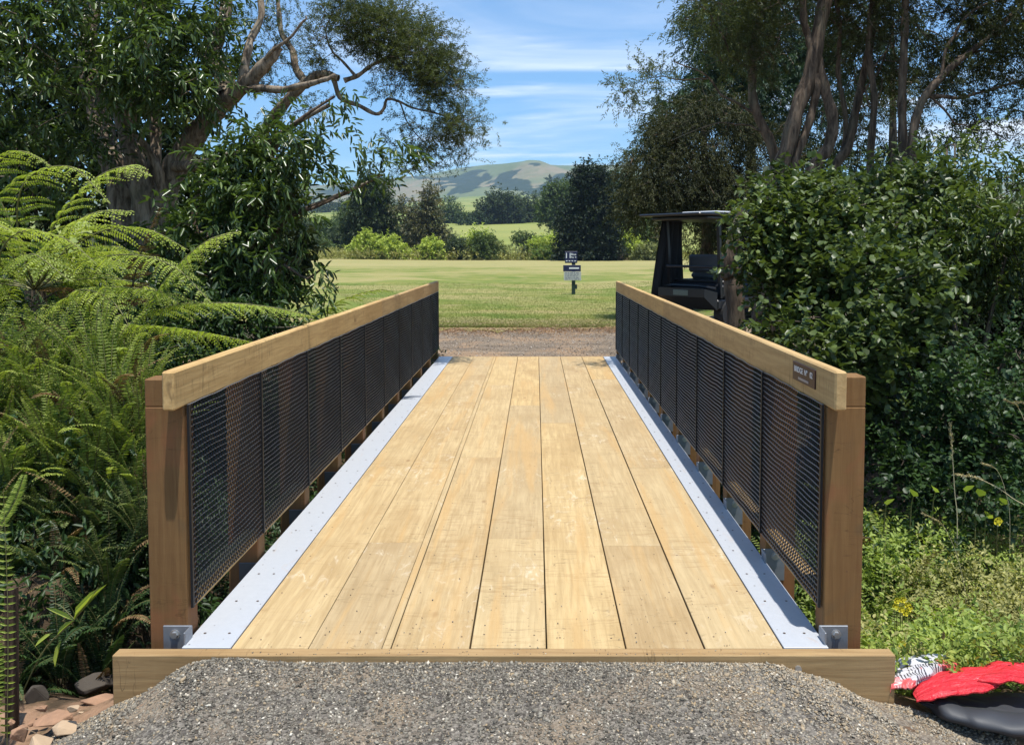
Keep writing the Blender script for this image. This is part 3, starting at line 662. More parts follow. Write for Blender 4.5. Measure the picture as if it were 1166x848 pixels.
# feathery overhanging tree
Yf = 11.0
bf_ = P(240, 360, Yf + .6); bf = (bf_[0], Yf + .6, float(hgt(bf_[0], Yf + .6)) - .1, 0)
limbs = [plimb([bf, (250, 280, Yf + .6), (275, 200, Yf + .5), (300, 150, Yf + .3), (335, 110, Yf), (366, 88, Yf), (392, 92, Yf)], .13, .045, 34, 9, .03),
         plimb([(380, 90, Yf), (388, 112, Yf), (408, 120, Yf), (428, 130, Yf), (437, 124, Yf), (441, 113, Yf), (455, 116, Yf), (470, 123, Yf - .1), (500, 130, Yf - .2), (530, 142, Yf - .3)], .036, .009, 40, 8, .0),
         plimb([(392, 92, Yf), (408, 86, Yf), (421, 76, Yf), (436, 68, Yf), (449, 60, Yf + .1), (456, 36, Yf + .2), (462, 15, Yf + .2)], .036, .009, 26, 8, .0),
         plimb([(405, 87, Yf), (390, 70, Yf), (378, 58, Yf), (371, 35, Yf), (380, 12, Yf)], .022, .007, 20, 7, .0),
         plimb([(436, 68, Yf), (470, 60, Yf - .1), (500, 75, Yf - .3), (520, 95, Yf - .4)], .016, .006, 20, 6, .01),
         plimb([(350, 98, Yf), (330, 60, Yf + .2), (318, 10, Yf + .4), (312, -50, Yf + .6)], .06, .02, 24, 8, .03),
         plimb([(455, 116, Yf), (465, 140, Yf), (480, 160, Yf - .1), (500, 178, Yf - .1)], .012, .005, 16, 6, .01)]
BF = [pblob(436, 42, Yf, 46, 24, 130, .6), pblob(478, 58, Yf - .1, 40, 27, 120, .5), pblob(503, 92, Yf - .2, 28, 20, 75, .4), pblob(460, 92, Yf, 40, 12, 24, .4), pblob(530, 142, Yf - .3, 28, 14, 26, .3), pblob(488, 146, Yf - .1, 36, 18, 36, .4), pblob(470, 178, Yf, 34, 14, 20, .3), pblob(395, 22, Yf, 34, 20, 50, .5), pblob(368, 55, Yf, 18, 30, 26, .4),
      pblob(420, 8, Yf, 60, 14, 34, .5), pblob(295, 40, Yf + .4, 30, 50, 30, .5), pblob(318, 85, Yf + .3, 26, 18, 14, .4), pblob(300, -50, Yf + .5, 90, 34, 50, 1), pblob(340, 122, Yf + .3, 26, 10, 10, .3), pblob(515, 165, Yf - .1, 20, 12, 12, .3), pblob(345, 175, Yf + .6, 30, 20, 10, .3)]
tree('feathery_tree', 'tree with fine feathery grey-green foliage whose twisting branch reaches across the sky', 'tree', bf[:3], limbs, BF, lf_feather(6, 26, .22, .036, .008, .1, .09), M_BARK, M_LKAN)
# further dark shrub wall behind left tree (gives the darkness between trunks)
def shrub(name, label, cat, base, blobs, leaf, ml, mb=M_TWIG, nst=5, group=None, r=.02, **kw):
    base = np.array(base, float); limbs = []
    for b in blobs[:nst] if len(blobs) >= nst else [blobs[i % len(blobs)] for i in range(nst)]:
        e = np.array(b[:3]) + rng.normal(0, .12, 3) * np.array(b[3:6]); mid = base * .5 + e * .5 + np.array([0, 0, .15 * np.linalg.norm(e - base)])
        limbs.append((smooth_path([base, mid, e], 12), np.linspace(r, r * .3, 12), 5))
    return tree(name, label, cat, base, limbs, blobs, leaf, mb, ml, group, **kw)
bx = P(60, 330, 13)
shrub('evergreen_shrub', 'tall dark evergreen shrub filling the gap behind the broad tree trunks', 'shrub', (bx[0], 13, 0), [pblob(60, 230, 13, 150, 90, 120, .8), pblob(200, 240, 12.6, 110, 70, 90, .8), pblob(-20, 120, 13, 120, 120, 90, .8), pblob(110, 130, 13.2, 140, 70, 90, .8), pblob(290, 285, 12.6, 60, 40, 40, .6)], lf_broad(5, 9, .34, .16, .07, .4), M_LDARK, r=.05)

shrub('evergreen_shrub', 'low evergreen shrub closing the gap under the tree fern', 'shrub', (-4.2, 7.2, 0), [pblob(30, 360, 7.3, 110, 60, 110, .5), pblob(150, 360, 7.4, 90, 50, 90, .5), pblob(260, 370, 7.6, 70, 34, 60, .4), pblob(60, 420, 6.8, 110, 50, 90, .5), pblob(-60, 330, 7.3, 80, 80, 70, .5)], lf_broad(5, 8, .2, .085, .03, .4), M_LSMALL, r=.02, nst=6)
# ================================================================== right: tea trees with trunks
def rt(name, label, Yd, limbs, blobs, bark=M_BARK2, leafm=M_LKAN2, leaf=None, **kw):
    p0 = limbs[0][0][0]; b = P(p0[0], 380, Yd); base = (b[0], Yd, float(hgt(b[0], Yd)) - .1, 0)
    ls = []
    for i, (pts, r0, r1) in enumerate(limbs):
        pts = [(p[0], p[1], p[2] if len(p) > 2 else Yd) for p in pts]
        if i == 0 or pts[0][1] >= 215: pts = [base] + [(p if p[1] > 0 else p) for p in pts]
        ls.append(plimb(pts, r0 * .72, r1 * .75, 30, 10, .02))
    return tree(name, label, 'tree', base[:3], ls, blobs, leaf or lf_feather(7, 20, .22, .042, .011, .15, .10), bark, leafm, **kw)
rt('tea_tree', 'thick forked tree with peeling brown bark, its two leaning trunks rising behind the bush', 9.8,
   [([(868, 260), (879, 212), (896, 168), (907, 126), (921, 84), (932, 28), (941, -20), (950, -90)], .15, .10),
    ([(915, 240), (930, 193), (944, 168), (949, 134), (938, 98), (931, 62)], .12, .075),
    ([(900, 230), (905, 182), (920, 140), (927, 106), (928, 84)], .075, .06),
    ([(925, 60), (915, 20), (908, -30), (900, -80)], .07, .04)],
   [pblob(930, -70, 9.8, 110, 60, 120, 1.4), pblob(880, 15, 9.9, 40, 30, 26), pblob(985, 10, 10, 50, 34, 30), pblob(1000, -120, 9.8, 140, 60, 110, 1.6), pblob(870, 60, 10.2, 30, 30, 20)])
rt('tea_tree', 'slim tree with side branches of dead wood leaning over the cart', 10.6,
   [([(880, 240), (882, 180), (862, 128), (858, 90), (859, 50), (868, 0), (874, -70)], .10, .06),
    ([(858, 128), (838, 118), (820, 108), (805, 88), (780, 76), (764, 69)], .03, .007),
    ([(805, 90), (770, 87), (740, 89), (716, 92)], .016, .004),
    ([(868, 150), (840, 143), (800, 148), (765, 158)], .018, .006),
    ([(860, 90), (835, 62), (815, 30), (800, 5)], .025, .008)],
   [pblob(755, 60, 10.4, 26, 16, 26, .25), pblob(716, 100, 10.4, 16, 16, 14, .25), pblob(736, 88, 10.4, 18, 9, 8, .2), pblob(830, 20, 10.6, 44, 30, 60, .6), pblob(800, 8, 10.6, 34, 20, 30, .5), pblob(880, -50, 10.6, 80, 50, 80, 1), pblob(845, 55, 10.8, 40, 26, 30, .5)], leafm=M_LKAN)
rt('tea_tree', 'dark tree with a bent double stem standing between the forked trunks and a straight one', 10.4,
   [([(945, 240), (950, 193), (966, 168), (974, 131), (978, 106), (987, 50), (992, -10), (1000, -70)], .10, .05),
    ([(956, 186), (962, 150), (957, 84), (955, 28), (950, -20)], .05, .03),
    ([(978, 106), (990, 95), (1010, 60), (1020, 20)], .03, .01)],
   [pblob(985, 60, 11, 45, 40, 50, .5), pblob(970, 130, 11.3, 30, 26, 24, .4), pblob(1000, 5, 10.6, 50, 30, 50), pblob(960, 20, 11, 40, 40, 40)])
rt('tea_tree', 'thin straight tree with broken dry twigs along its stem', 10.0,
   [([(990, 230), (991, 168), (992, 112), (988, 56), (991, -5), (992, -60)], .07, .04),
    ([(992, 130), (1000, 110), (1004, 85)], .018, .005), ([(990, 80), (1010, 62), (1030, 30)], .02, .006), ([(991, 120), (978, 100), (974, 84)], .016, .004)],
   [pblob(1010, 40, 10.6, 40, 50, 40, .5), pblob(1020, 110, 11.6, 30, 22, 24, .4), pblob(990, -50, 10, 80, 40, 60)])
rt('tea_tree', 'upright tree beside the stem with the long rising branch', 9.6,
   [([(1026, 230), (1027, 162), (1027, 112), (1030, 56), (1033, -5), (1034, -70)], .085, .05)],
   [pblob(1050, 20, 9.8, 50, 40, 70, .6), pblob(1060, 90, 10.6, 50, 26, 34, .4), pblob(1040, -60, 9.8, 90, 50, 90)])
rt('tea_tree', 'tree whose long dark branches sweep up towards the top corner above the bush', 9.2,
   [([(1038, 230), (1038, 162), (1050, 112), (1078, 78), (1106, 56), (1142, 25), (1180, -10)], .09, .03),
    ([(1053, 110), (1080, 109), (1106, 110), (1148, 98), (1190, 85)], .035, .015),
    ([(1072, 84), (1080, 50), (1100, 20), (1130, 5), (1160, -2)], .03, .012),
    ([(1090, 66), (1120, 60), (1160, 66), (1190, 80)], .025, .01),
    ([(1060, 110), (1085, 140), (1110, 150), (1150, 160)], .02, .008)],
   [pblob(1130, 20, 9.2, 60, 36, 80, .8), pblob(1160, 85, 9.4, 40, 26, 34, .5), pblob(1100, 88, 9.3, 44, 16, 24, .4), pblob(1140, 135, 9.6, 50, 20, 30, .5), pblob(1100, -60, 9.2, 120, 50, 130, 1.2), pblob(1190, 0, 9, 60, 60, 60), pblob(1080, 40, 9.8, 30, 40, 40, .4)])
# big drooping conifers behind
def lf_droop(L=.065, W=.018, ns=11, nl=18, sl=.36): return lambda Lv, C, O: sprigs(Lv, C, O * np.array([1, 1, .4]), ns, nl, sl, L, W, T_DIA, .8, .7, .16)
def bt(name, label, Yd, u, blobs, leaf, ml, r=.18, top=None, mb=M_BARK2, **kw):
    b = P(u, 300, Yd); z = float(hgt(b[0], Yd)); tp = top or blobs[0][2]
    limbs = [(smooth_path([(b[0], Yd, z - .1), (b[0] + .1, Yd, z * .6 + tp * .4), (b[0], Yd, tp)], 16), np.linspace(r, r * .25, 16), 8)]
    return tree(name, label, 'tree', (b[0], Yd, z), limbs, blobs, leaf, mb, ml, **kw)
bt('weeping_conifer', 'dark conifer with drooping brownish sprays hanging down to the cart roof', 18.5, 800,
   [pblob(800, 150, 18.6, 60, 50, 110, 1.0), pblob(770, 200, 18.3, 56, 36, 100, .9), pblob(745, 222, 18.1, 34, 26, 50, .6), pblob(830, 225, 18.3, 70, 34, 110, .9), pblob(820, 268, 18.8, 50, 22, 40, .8), pblob(716, 240, 18.1, 10, 10, 9, .3), pblob(760, 160, 18.4, 26, 22, 26, .5), pblob(870, 200, 18.8, 60, 60, 90, .9)], lf_droop(), leafmat('leaf_brown_green', (.028, .034, .014), (.085, .088, .035), .6, .2, .2), r=.22, rmin=.008, rgrow=.006)
bt('tall_conifer', 'tall blue-green layered conifer rising above the weeping one', 20.5, 850,
   [pblob(850, 60, 20.5, 60, 60, 110, 1.3), pblob(835, 110, 20.2, 60, 36, 90, 1.2), pblob(850, -20, 20.5, 70, 50, 80, 1.3), pblob(775, 128, 20.2, 28, 26, 36, .6), pblob(755, 158, 20.2, 24, 21, 22, .5), pblob(900, 110, 20.6, 60, 60, 80, 1.3), pblob(800, 40, 20.4, 24, 40, 30, .6), pblob(738, 178, 20.2, 12, 8, 6, .3), pblob(960, 60, 21, 70, 70, 80, 1.2), pblob(900, 30, 21, 60, 50, 60, 1.2)], lf_droop(.12, .026, 7, 16, .5), leafmat('leaf_blue_green', (.022, .05, .03), (.07, .12, .06), .5, .2, .3), r=.24, rmin=.01, rgrow=.008)
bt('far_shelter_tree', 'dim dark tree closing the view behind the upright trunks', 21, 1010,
   [pblob(1010, 30, 21, 80, 40, 30, 1.3), pblob(950, 185, 21, 60, 24, 30, 1), pblob(1060, 165, 21, 60, 22, 22, 1), pblob(1130, 40, 21, 60, 30, 16, 1), pblob(890, 250, 20.5, 60, 40, 70, 1), pblob(1000, 240, 18, 90, 50, 90, 1), pblob(1140, 230, 18, 70, 50, 60, 1)], lf_droop(.14, .03, 7, 14, .5), M_LDARK, r=.2, rmin=.01, rgrow=.008)

bt_ = P(842, 400, 8.4); btz = float(hgt(bt_[0], 8.4)) - .1
st = empty('leaning_tree', (bt_[0], 8.4, btz), 'leaning bare brown trunk standing between the cart and the ivy bush', 'tree'); T = Tubes()
q, r, k = plimb([(bt_[0], 8.4, btz, 0), (838, 345, 8.4), (829, 305, 8.4), (838, 268, 8.4), (846, 235, 8.4)], .12, .055, 26, 10, .01); T.add(q, r * (1 + .12 * np.sin(np.arange(26) * 1.9)), k)
q, r, k = plimb([(834, 325, 8.4), (846, 300, 8.35), (862, 270, 8.3)], .05, .03, 14, 8); T.add(q, r, k); T.build('trunk', M_BARK2, st)
# ================================================================== right: broad-leaved bush behind the rail
def ub(u, v, Y, ru, rv, n, ry=.5): return pblob(u, v, Y, ru, rv, n, ry)
bb = P(960, 430, 7.2)
shrub('ivy_bush', 'big rounded bush of glossy round leaves hiding half of the cart', 'bush', (bb[0], 7.3, float(hgt(bb[0], 7.3))),
      [ub(968, 265, 7.4, 76, 52, 150, .7), ub(897, 270, 7.2, 34, 44, 70, .45), ub(1000, 350, 6.4, 86, 62, 190, .7), ub(905, 335, 6.9, 34, 50, 70, .4), ub(868, 285, 7.0, 12, 22, 12, .15), ub(872, 335, 6.9, 18, 30, 26, .2), ub(940, 395, 6.2, 70, 40, 100, .6), ub(1040, 232, 7.6, 60, 40, 90, .6), ub(862, 245, 7.1, 12, 8, 6, .12), ub(905, 225, 7.4, 40, 22, 40, .4), ub(1010, 440, 6.2, 80, 60, 90, .5)], lf_round(), M_LBUSH, r=.035, nst=9, clump=.36)
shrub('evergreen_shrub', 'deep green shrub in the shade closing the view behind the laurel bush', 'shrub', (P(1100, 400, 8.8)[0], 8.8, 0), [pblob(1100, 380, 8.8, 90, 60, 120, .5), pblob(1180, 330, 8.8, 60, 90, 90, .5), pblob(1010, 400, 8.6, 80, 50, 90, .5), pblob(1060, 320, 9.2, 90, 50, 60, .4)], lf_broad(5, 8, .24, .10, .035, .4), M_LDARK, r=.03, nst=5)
bb = P(1120, 430, 6.4)
shrub('laurel_bush', 'bush of narrower bright green leaves at the edge beside the ivy bush', 'bush', (bb[0], 6.8, float(hgt(bb[0], 6.8))),
      [ub(1120, 255, 7.0, 60, 44, 130, .6), ub(1090, 168, 8.0, 24, 26, 34, .4), ub(1150, 300, 6.4, 50, 60, 110, .5), ub(1080, 300, 6.8, 50, 60, 100, .5), ub(1170, 380, 6.2, 70, 60, 100, .5), ub(1100, 390, 6.4, 60, 60, 90, .5), ub(1160, 222, 7.2, 30, 24, 30, .4)], lf_broad(5, 8, .2, .075, .028, .3), M_LBUSH, r=.03, nst=7, clump=.36)
bb = P(1080, 520, 5.6)
shrub('small_leaved_shrub', 'dark small-leaved shrub with an upright leafy spray, in the shade above the weeds', 'shrub', (bb[0], 5.9, float(hgt(bb[0], 5.9))),
      [ub(1085, 450, 5.4, 22, 40, 36, .15), ub(1130, 500, 5.6, 50, 40, 90, .4), ub(1040, 500, 5.9, 50, 50, 70, .4), ub(1150, 440, 5.8, 40, 40, 60, .4), ub(1060, 540, 5.4, 60, 26, 60, .35), ub(1100, 560, 5.2, 60, 22, 50, .3)], lf_round(5, 8, .16, .036, .024, .1), M_LSMALL, r=.014, nst=6)
# ================================================================== ferns
def curve(base, az, L, lift, droop, n=26):
    """an arching rachis: leaves at elevation LIFT and bends over by DROOP"""
    el = lift; p = np.array(base, float); out = [p.copy()]; st = L / (n - 1)
    for i in range(n - 1):
        t = i / (n - 1); e = lift - droop * t ** 1.3
        p = p + st * np.array([math.cos(az) * math.cos(e), math.sin(az) * math.cos(e), math.sin(e)]); out.append(p.copy())
    return np.array(out)
def bipinnate(Lv, Tb, q, span, npair=17, npn=16, pl=.022, pw=.0095, t0=.15, curl=.6, tip=0.0, side0=None):
    roll = rng.uniform(-.5, .5); off = rng.uniform(-.28, .28)
    """tree-fern frond along the rachis q"""
    n = len(q); T = unit(np.gradient(q, axis=0)); upv = np.array([0, 0, 1.0])
    Tb.add(q, np.linspace(.008, .0018, n), 5)
    for i in range(npair):
        t = t0 + (1 - t0) * (i + .5) / npair; f = t * (n - 1); k = min(int(f), n - 2); c = q[k] + (q[k + 1] - q[k]) * (f - k); d = T[k]
        S = unit(np.cross(d, upv)) if side0 is None else unit(side0 - d * np.dot(side0, d)); S = unit(S * math.cos(roll) + np.cross(d, S) * math.sin(roll)); Nn = np.cross(S, d)
        ln = span * math.sin(math.pi * min(1, .12 + t * .88) ** .75) ** .7 * rng.uniform(.9, 1.08)
        for sg in (-1, 1):
            if rng.random() < .04: continue
            ln = ln * rng.uniform(.9, 1.1); s = np.linspace(0, 1, 7)[:, None]
            pin = c + ln * (s * unit(S * sg * .9 + d * rng.uniform(.3, .55) + upv * rng.uniform(-.12, .12)) + (s ** 2) * (d * .10) - s ** 2 * Nn * curl * .55 - s ** 3 * upv * curl * .25)
            Tb.add(pin, np.linspace(.0018, .0006, 7), 3)
            m = max(5, int(npn * ln / span)); tt = np.linspace(.06, .98, m); A = np.stack([np.interp(tt, s[:, 0], pin[:, a]) for a in range(3)], -1); TT = unit(np.gradient(A, axis=0))
            for s2 in (-1, 1):
                N2 = unit(np.broadcast_to(Nn, TT.shape) + rng.normal(0, .1, TT.shape)); W2 = unit(np.cross(TT, N2)) * s2
                sz = pl * (1 - .75 * tt ** 2) * (ln / span) ** .35
                Lv.add(A, unit(W2 + TT * .35 - N2 * .22), N2, sz * 1.6, pw * 1.25, T_DIA, np.clip(rng.normal(.5 + off + .2 * tip, .2, m), 0, 1))
def pinnate(Lv, Tb, q, span, npair=30, w=.011, t0=.1, off=0.0):
    n = len(q); T = unit(np.gradient(q, axis=0)); Tb.add(q, np.linspace(.0028, .0008, n), 3); tt = np.linspace(t0, .99, npair)
    A = np.stack([np.interp(tt, np.linspace(0, 1, n), q[:, a]) for a in range(3)], -1); TT = np.stack([np.interp(tt, np.linspace(0, 1, n), T[:, a]) for a in range(3)], -1)
    S = unit(np.cross(TT, [0, 0, 1.0]) + 1e-4); Nn = np.cross(S, TT); sz = span * np.sin(np.pi * (tt * .86 + .12)) ** .6
    for sg in (-1, 1): Lv.add(A, unit(S * sg + TT * .25 - Nn * .12 + rng.normal(0, .08, A.shape)), unit(Nn + rng.normal(0, .12, A.shape)), sz, w * (.5 + .5 * sz / span), T_LEAF, np.clip(rng.normal(.52 + off, .2, npair), 0, .98))

def fuse(name, Lv, Tb, mats, root):
    """leaflets and stalk of one frond as one mesh with two materials"""
    tri = lambda f: f if f.shape[1] == 3 else np.vstack([f[:, [0, 1, 2]], f[:, [0, 2, 3]]])
    LV = np.vstack(Lv.V); LF = np.vstack([tri(f) for f in Lv.F]); TV = np.vstack(Tb.V); TF = tri(np.vstack(Tb.F)) + len(LV)
    return raw(name, np.vstack([LV, TV]), np.vstack([LF, TF]), mats, root, rnd=np.concatenate([np.concatenate(Lv.R), np.zeros(len(TV))]), mi=np.r_[np.zeros(len(LF)), np.ones(len(TF))])
def frond(root, q, span, mat=M_FERN, name='frond', **kw):
    Lv = Leaves(); Tb = Tubes(); bipinnate(Lv, Tb, q, span, **kw)
    return fuse(name, Lv, Tb, [mat, M_RACHIS if mat is not M_DEAD else M_TWIG], root)
def px_frond(root, pts, span, **kw):
    q = smooth_path([P(*p) for p in pts], 30); return frond(root, q, span, **kw)

# the tree fern: crown of arching bipinnate fronds
cf = P(40, 330, 5.95)
tf = empty('tree_fern', (cf[0], 5.95, float(hgt(cf[0], 5.95))), 'tree fern with bright lacy fronds arching over the bank towards the handrail', 'fern')
T = Tubes(); T.add(smooth_path([(cf[0], 5.95, float(hgt(cf[0], 5.95)) - .05), (cf[0] + .03, 5.95, .5), (cf[0], 5.95, cf[2])], 14), np.linspace(.09, .07, 14), 10); T.build('trunk', M_BARK2, tf)
F_ = lambda pts, sp, **k: px_frond(tf, [(p[0], p[1], p[2] + .35) for p in pts], sp, **k)
F_([(40, 330, 5.6), (60, 260, 5.5), (100, 210, 5.3), (60, 180, 5.0), (20, 168, 4.8)][:3] + [(140, 190, 5.2), (170, 200, 5.1)], .2)
F_([(40, 330, 5.6), (20, 260, 5.4), (30, 205, 5.2), (80, 190, 5.0), (125, 232, 4.8)], .22, curl=.8)
F_([(40, 330, 5.6), (10, 250, 5.6), (-10, 200, 5.5), (20, 172, 5.4), (60, 190, 5.2)], .22)
F_([(40, 330, 5.6), (70, 290, 5.3), (120, 262, 5.0), (170, 262, 4.8), (215, 285, 4.6)], .24)
F_([(40, 330, 5.6), (60, 280, 5.2), (100, 245, 4.9), (150, 240, 4.7)], .24, curl=.7)
F_([(40, 330, 5.6), (90, 300, 5.1), (150, 290, 4.8), (200, 305, 4.6), (240, 345, 4.5)], .24)
F_([(130, 400, 5.0), (170, 345, 4.8), (200, 305, 4.7), (235, 275, 4.6), (273, 263, 4.5)], .20, npair=18, curl=.75, tip=.6)
F_([(140, 400, 5.2), (150, 330, 5.1), (160, 290, 5.0), (172, 258, 5.0), (182, 236, 5.0)], .11, mat=M_DEAD, npair=12)
F_([(95, 376, 4.9), (150, 371, 4.7), (200, 374, 4.6), (250, 382, 4.55), (300, 392, 4.5)], .22, npair=22, curl=.7, tip=.4)
F_([(130, 380, 5.0), (190, 350, 4.9), (250, 345, 4.8), (310, 350, 4.7), (356, 360, 4.6)], .20, npair=22, curl=.6, tip=.4)
F_([(60, 360, 5.3), (110, 330, 5.0), (170, 330, 4.8), (230, 345, 4.7)], .22, npair=20)
F_([(40, 330, 5.6), (0, 300, 5.2), (-40, 290, 4.9), (-80, 320, 4.7)], .24)
F_([(40, 330, 5.6), (30, 300, 5.0), (40, 290, 4.6), (80, 320, 4.3)], .24)
F_([(40, 330, 5.6), (0, 270, 5.1), (-20, 250, 4.7), (10, 262, 4.4)], .22)
F_([(40, 330, 5.6), (0, 300, 5.1), (20, 265, 4.8), (70, 270, 4.6), (110, 300, 4.5)], .22)
F_([(40, 330, 5.6), (60, 350, 5.1), (90, 330, 4.9), (130, 345, 4.7), (160, 400, 4.6)], .2, curl=.7)
F_([(50, 340, 5.5), (70, 330, 5.3), (90, 332, 5.2), (110, 350, 5.2)], .12, mat=M_DEAD, npair=14)
for k in range(16):
    a = rng.uniform(-.4, 2.4); q = curve((cf[0], 5.95, cf[2]), rng.uniform(-.5, 3.6), rng.uniform(.8, 1.3), rng.uniform(.1, .8), rng.uniform(1.0, 1.9)); frond(tf, q, .2, npair=int(rng.integers(13, 18)), curl=rng.uniform(.4, 1.1))
# a frond tip showing above the far part of the left handrail
c2 = P(395, 365, 9.8); ft = empty('tree_fern', (c2[0] - .25, 9.9, float(hgt(c2[0] - .25, 9.9))), 'small fern whose single frond tip pokes over the handrail', 'fern')
px_frond(ft, [(350, 420, 9.9), (375, 355, 9.8), (400, 338, 9.6), (430, 330, 9.4), (448, 332, 9.3)], .14, npair=14)
px_frond(ft, [(350, 420, 9.9), (350, 370, 9.9), (375, 352, 9.7), (410, 352, 9.5)], .14, npair=14)

# sword ferns on the left bank
def fern_plant(x, y, z, n, L, label, mat=M_FERN_LIT, group='sword ferns on the shaded bank', span=.045, lift=(.9, 1.35), dr=(1.0, 1.9), az=None, np_=30):
    r = empty('sword_fern', (x, y, z), label, 'fern', group)
    for k in range(n):
        a = 2 * math.pi * (k + rng.uniform(-.3, .3)) / n if az is None else rng.uniform(*az)
        q = curve((x + .03 * math.cos(a), y + .03 * math.sin(a), z), a, L * rng.uniform(.65, 1.1), rng.uniform(*lift), rng.uniform(*dr), 14)
        Lv = Leaves(); Tb = Tubes(); pinnate(Lv, Tb, q, span * rng.uniform(.7, 1.2), np_, .0115, off=rng.uniform(-.35, .3)); fuse('frond', Lv, Tb, [M_DEAD if rng.random() < .09 else mat, M_RACHIS], r)
    return r
M_FERN_SHADE = leafmat('bank_fern_shade', (.045, .07, .018), (.17, .21, .055), .55, .3, .25)
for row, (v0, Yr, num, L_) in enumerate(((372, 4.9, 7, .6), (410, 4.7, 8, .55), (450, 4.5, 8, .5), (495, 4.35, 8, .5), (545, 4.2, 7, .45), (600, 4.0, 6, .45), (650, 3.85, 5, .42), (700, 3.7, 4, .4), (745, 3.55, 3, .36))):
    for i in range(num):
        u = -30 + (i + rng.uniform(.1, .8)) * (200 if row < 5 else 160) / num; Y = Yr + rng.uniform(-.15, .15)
        p = P(u, v0 + 38, Y); M_ = M_FERN_LIT if row < 4 else (M_FERN_SHADE if row < 6 else M_LSMALL)  # sunlit top rows and shaded lower rows are put into the leaf colour
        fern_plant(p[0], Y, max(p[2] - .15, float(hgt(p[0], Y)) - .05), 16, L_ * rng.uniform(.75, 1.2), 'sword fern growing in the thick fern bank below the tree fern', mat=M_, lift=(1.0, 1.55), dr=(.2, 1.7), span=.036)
# earth bank that carries them
def lump(name, c, r, mat, label=None, cat=None, kind=None, seed=0, nu=48, nv=24, amp=.12, group=None):
    th = np.linspace(0, 2 * math.pi, nu, endpoint=False); ph = np.linspace(0.02, math.pi - .02, nv); A, B = np.meshgrid(th, ph)
    d = np.stack([np.cos(A) * np.sin(B), np.sin(A) * np.sin(B), np.cos(B)], -1)
    n = (fbm(d[..., 0] * 2 + seed + 5, d[..., 1] * 2 + d[..., 2] * 1.7 + 7, 4, seed) - .5) * 2
    V = np.array(c) + d * np.array(r) * (1 + amp * n)[..., None]; i = np.arange(nv - 1)[:, None] * nu; j = np.arange(nu)[None]; j2 = (j + 1) % nu
    F = np.stack([i + j, i + nu + j, i + nu + j2, i + j2], -1).reshape(-1, 4)
    o = raw(name, V.reshape(-1, 3), F, mat, smooth=True); return tag(o, label, cat, group, kind)
lump('earth_bank', (-3.75, 5.1, -.6), (1.2, .9, .95), M_SOIL, kind='structure', seed=3)
lump('earth_bank', (-2.6, 3.95, -.75), (.75, .6, .75), M_SOIL, kind='structure', seed=4)
# dark under-fern leaf mass
bb = P(90, 600, 4.1)
shrub('bank_shrub', 'dim tangle of small-leaved stems in the shade under the ferns', 'shrub', (-2.4, 4.2, -.6),
      [ub(90, 560, 4.5, 80, 60, 90, .3), ub(120, 660, 4.2, 60, 60, 80, .3), ub(40, 700, 3.9, 50, 50, 60, .25), ub(60, 640, 4.2, 80, 60, 60, .3), ub(130, 450, 5.4, 60, 60, 60, .3), ub(120, 390, 5.8, 90, 50, 90, .4)], lf_broad(4, 7, .14, .06, .02, .4), M_LSMALL, r=.01, nst=6)
# single sprig catching light, lower left
sp = empty('leafy_sprig', P(75, 745, 3.35), 'lit sprig with long flat leaves low in the dark hollow', 'plant')
T = Tubes(); T.add(smooth_path([P(20, 800, 3.4), P(50, 740, 3.35), P(85, 705, 3.3), P(112, 668, 3.25)], 12), np.linspace(.004, .0015, 12), 4); T.add(smooth_path([P(85, 705, 3.3), P(70, 690, 3.3), P(60, 686, 3.3)], 6), np.linspace(.002, .001, 6), 4); T.build('stem', M_RACHIS, sp)
Lv = Leaves()
A = np.array([P(84, 706, 3.3), P(84, 706, 3.3), P(84, 706, 3.3), P(60, 720, 3.33), P(70, 728, 3.33)]); B = np.array([P(114, 664, 3.25), P(62, 722, 3.3), P(52, 690, 3.3), P(38, 735, 3.3), P(60, 760, 3.3)])
Lv.add(A, B - A, np.tile([0, -.6, .8], (5, 1)), np.linalg.norm(B - A, axis=1), .02, T_LEAF, np.full(5, .8)); Lv.build('leaves', M_FERN, sp)
# old post with a climbing frond at the edge of the picture
pp = P(12, 800, 3.05); pz = float(hgt(pp[0], 3.05))
post = empty('wooden_stake', (pp[0], 3.05, pz), 'old weathered brown stake standing among the ferns by the clay stones', 'stake')
m = MB(); m.bar((pp[0], 3.05, pz - .1), (pp[0] + .005, 3.07, P(12, 672, 3.05)[2]), .034, .034); m.build('stake_body', barkmat('stake_wood', (.05, .032, .022), (.13, .08, .05), (6, 6, .8)), post)
cl = empty('sword_fern', (pp[0] - .03, 3.0, pz), 'narrow upright sword fern frond climbing in front of the stake', 'fern')
for a_, b_ in (((8, 848, 2.98), (4, 560, 3.0)), ((-8, 848, 2.95), (-6, 690, 2.95)), ((0, 600, 3.3), (28, 540, 3.3))):
    q = smooth_path([P(*a_), P((a_[0] + b_[0]) / 2 + 3, (a_[1] + b_[1]) / 2, a_[2]), P(*b_)], 14)
    Lv = Leaves(); n = len(q); tt = np.linspace(.05, .98, 34); A = np.stack([np.interp(tt, np.linspace(0, 1, n), q[:, k_]) for k_ in range(3)], -1)
    for sg in (-1, 1): Lv.add(A, np.tile([sg, -.15, .25], (34, 1)) + rng.normal(0, .06, (34, 3)), np.tile([0, -1, .35], (34, 1)), .034 * np.sin(np.pi * (tt * .8 + .15)) ** .5, .008, T_LEAF, np.clip(rng.normal(.6, .2, 34), 0, 1))
    T = Tubes(); T.add(q, np.linspace(.002, .0008, 14), 4); fuse('frond', Lv, T, [M_FERN, M_RACHIS], cl)

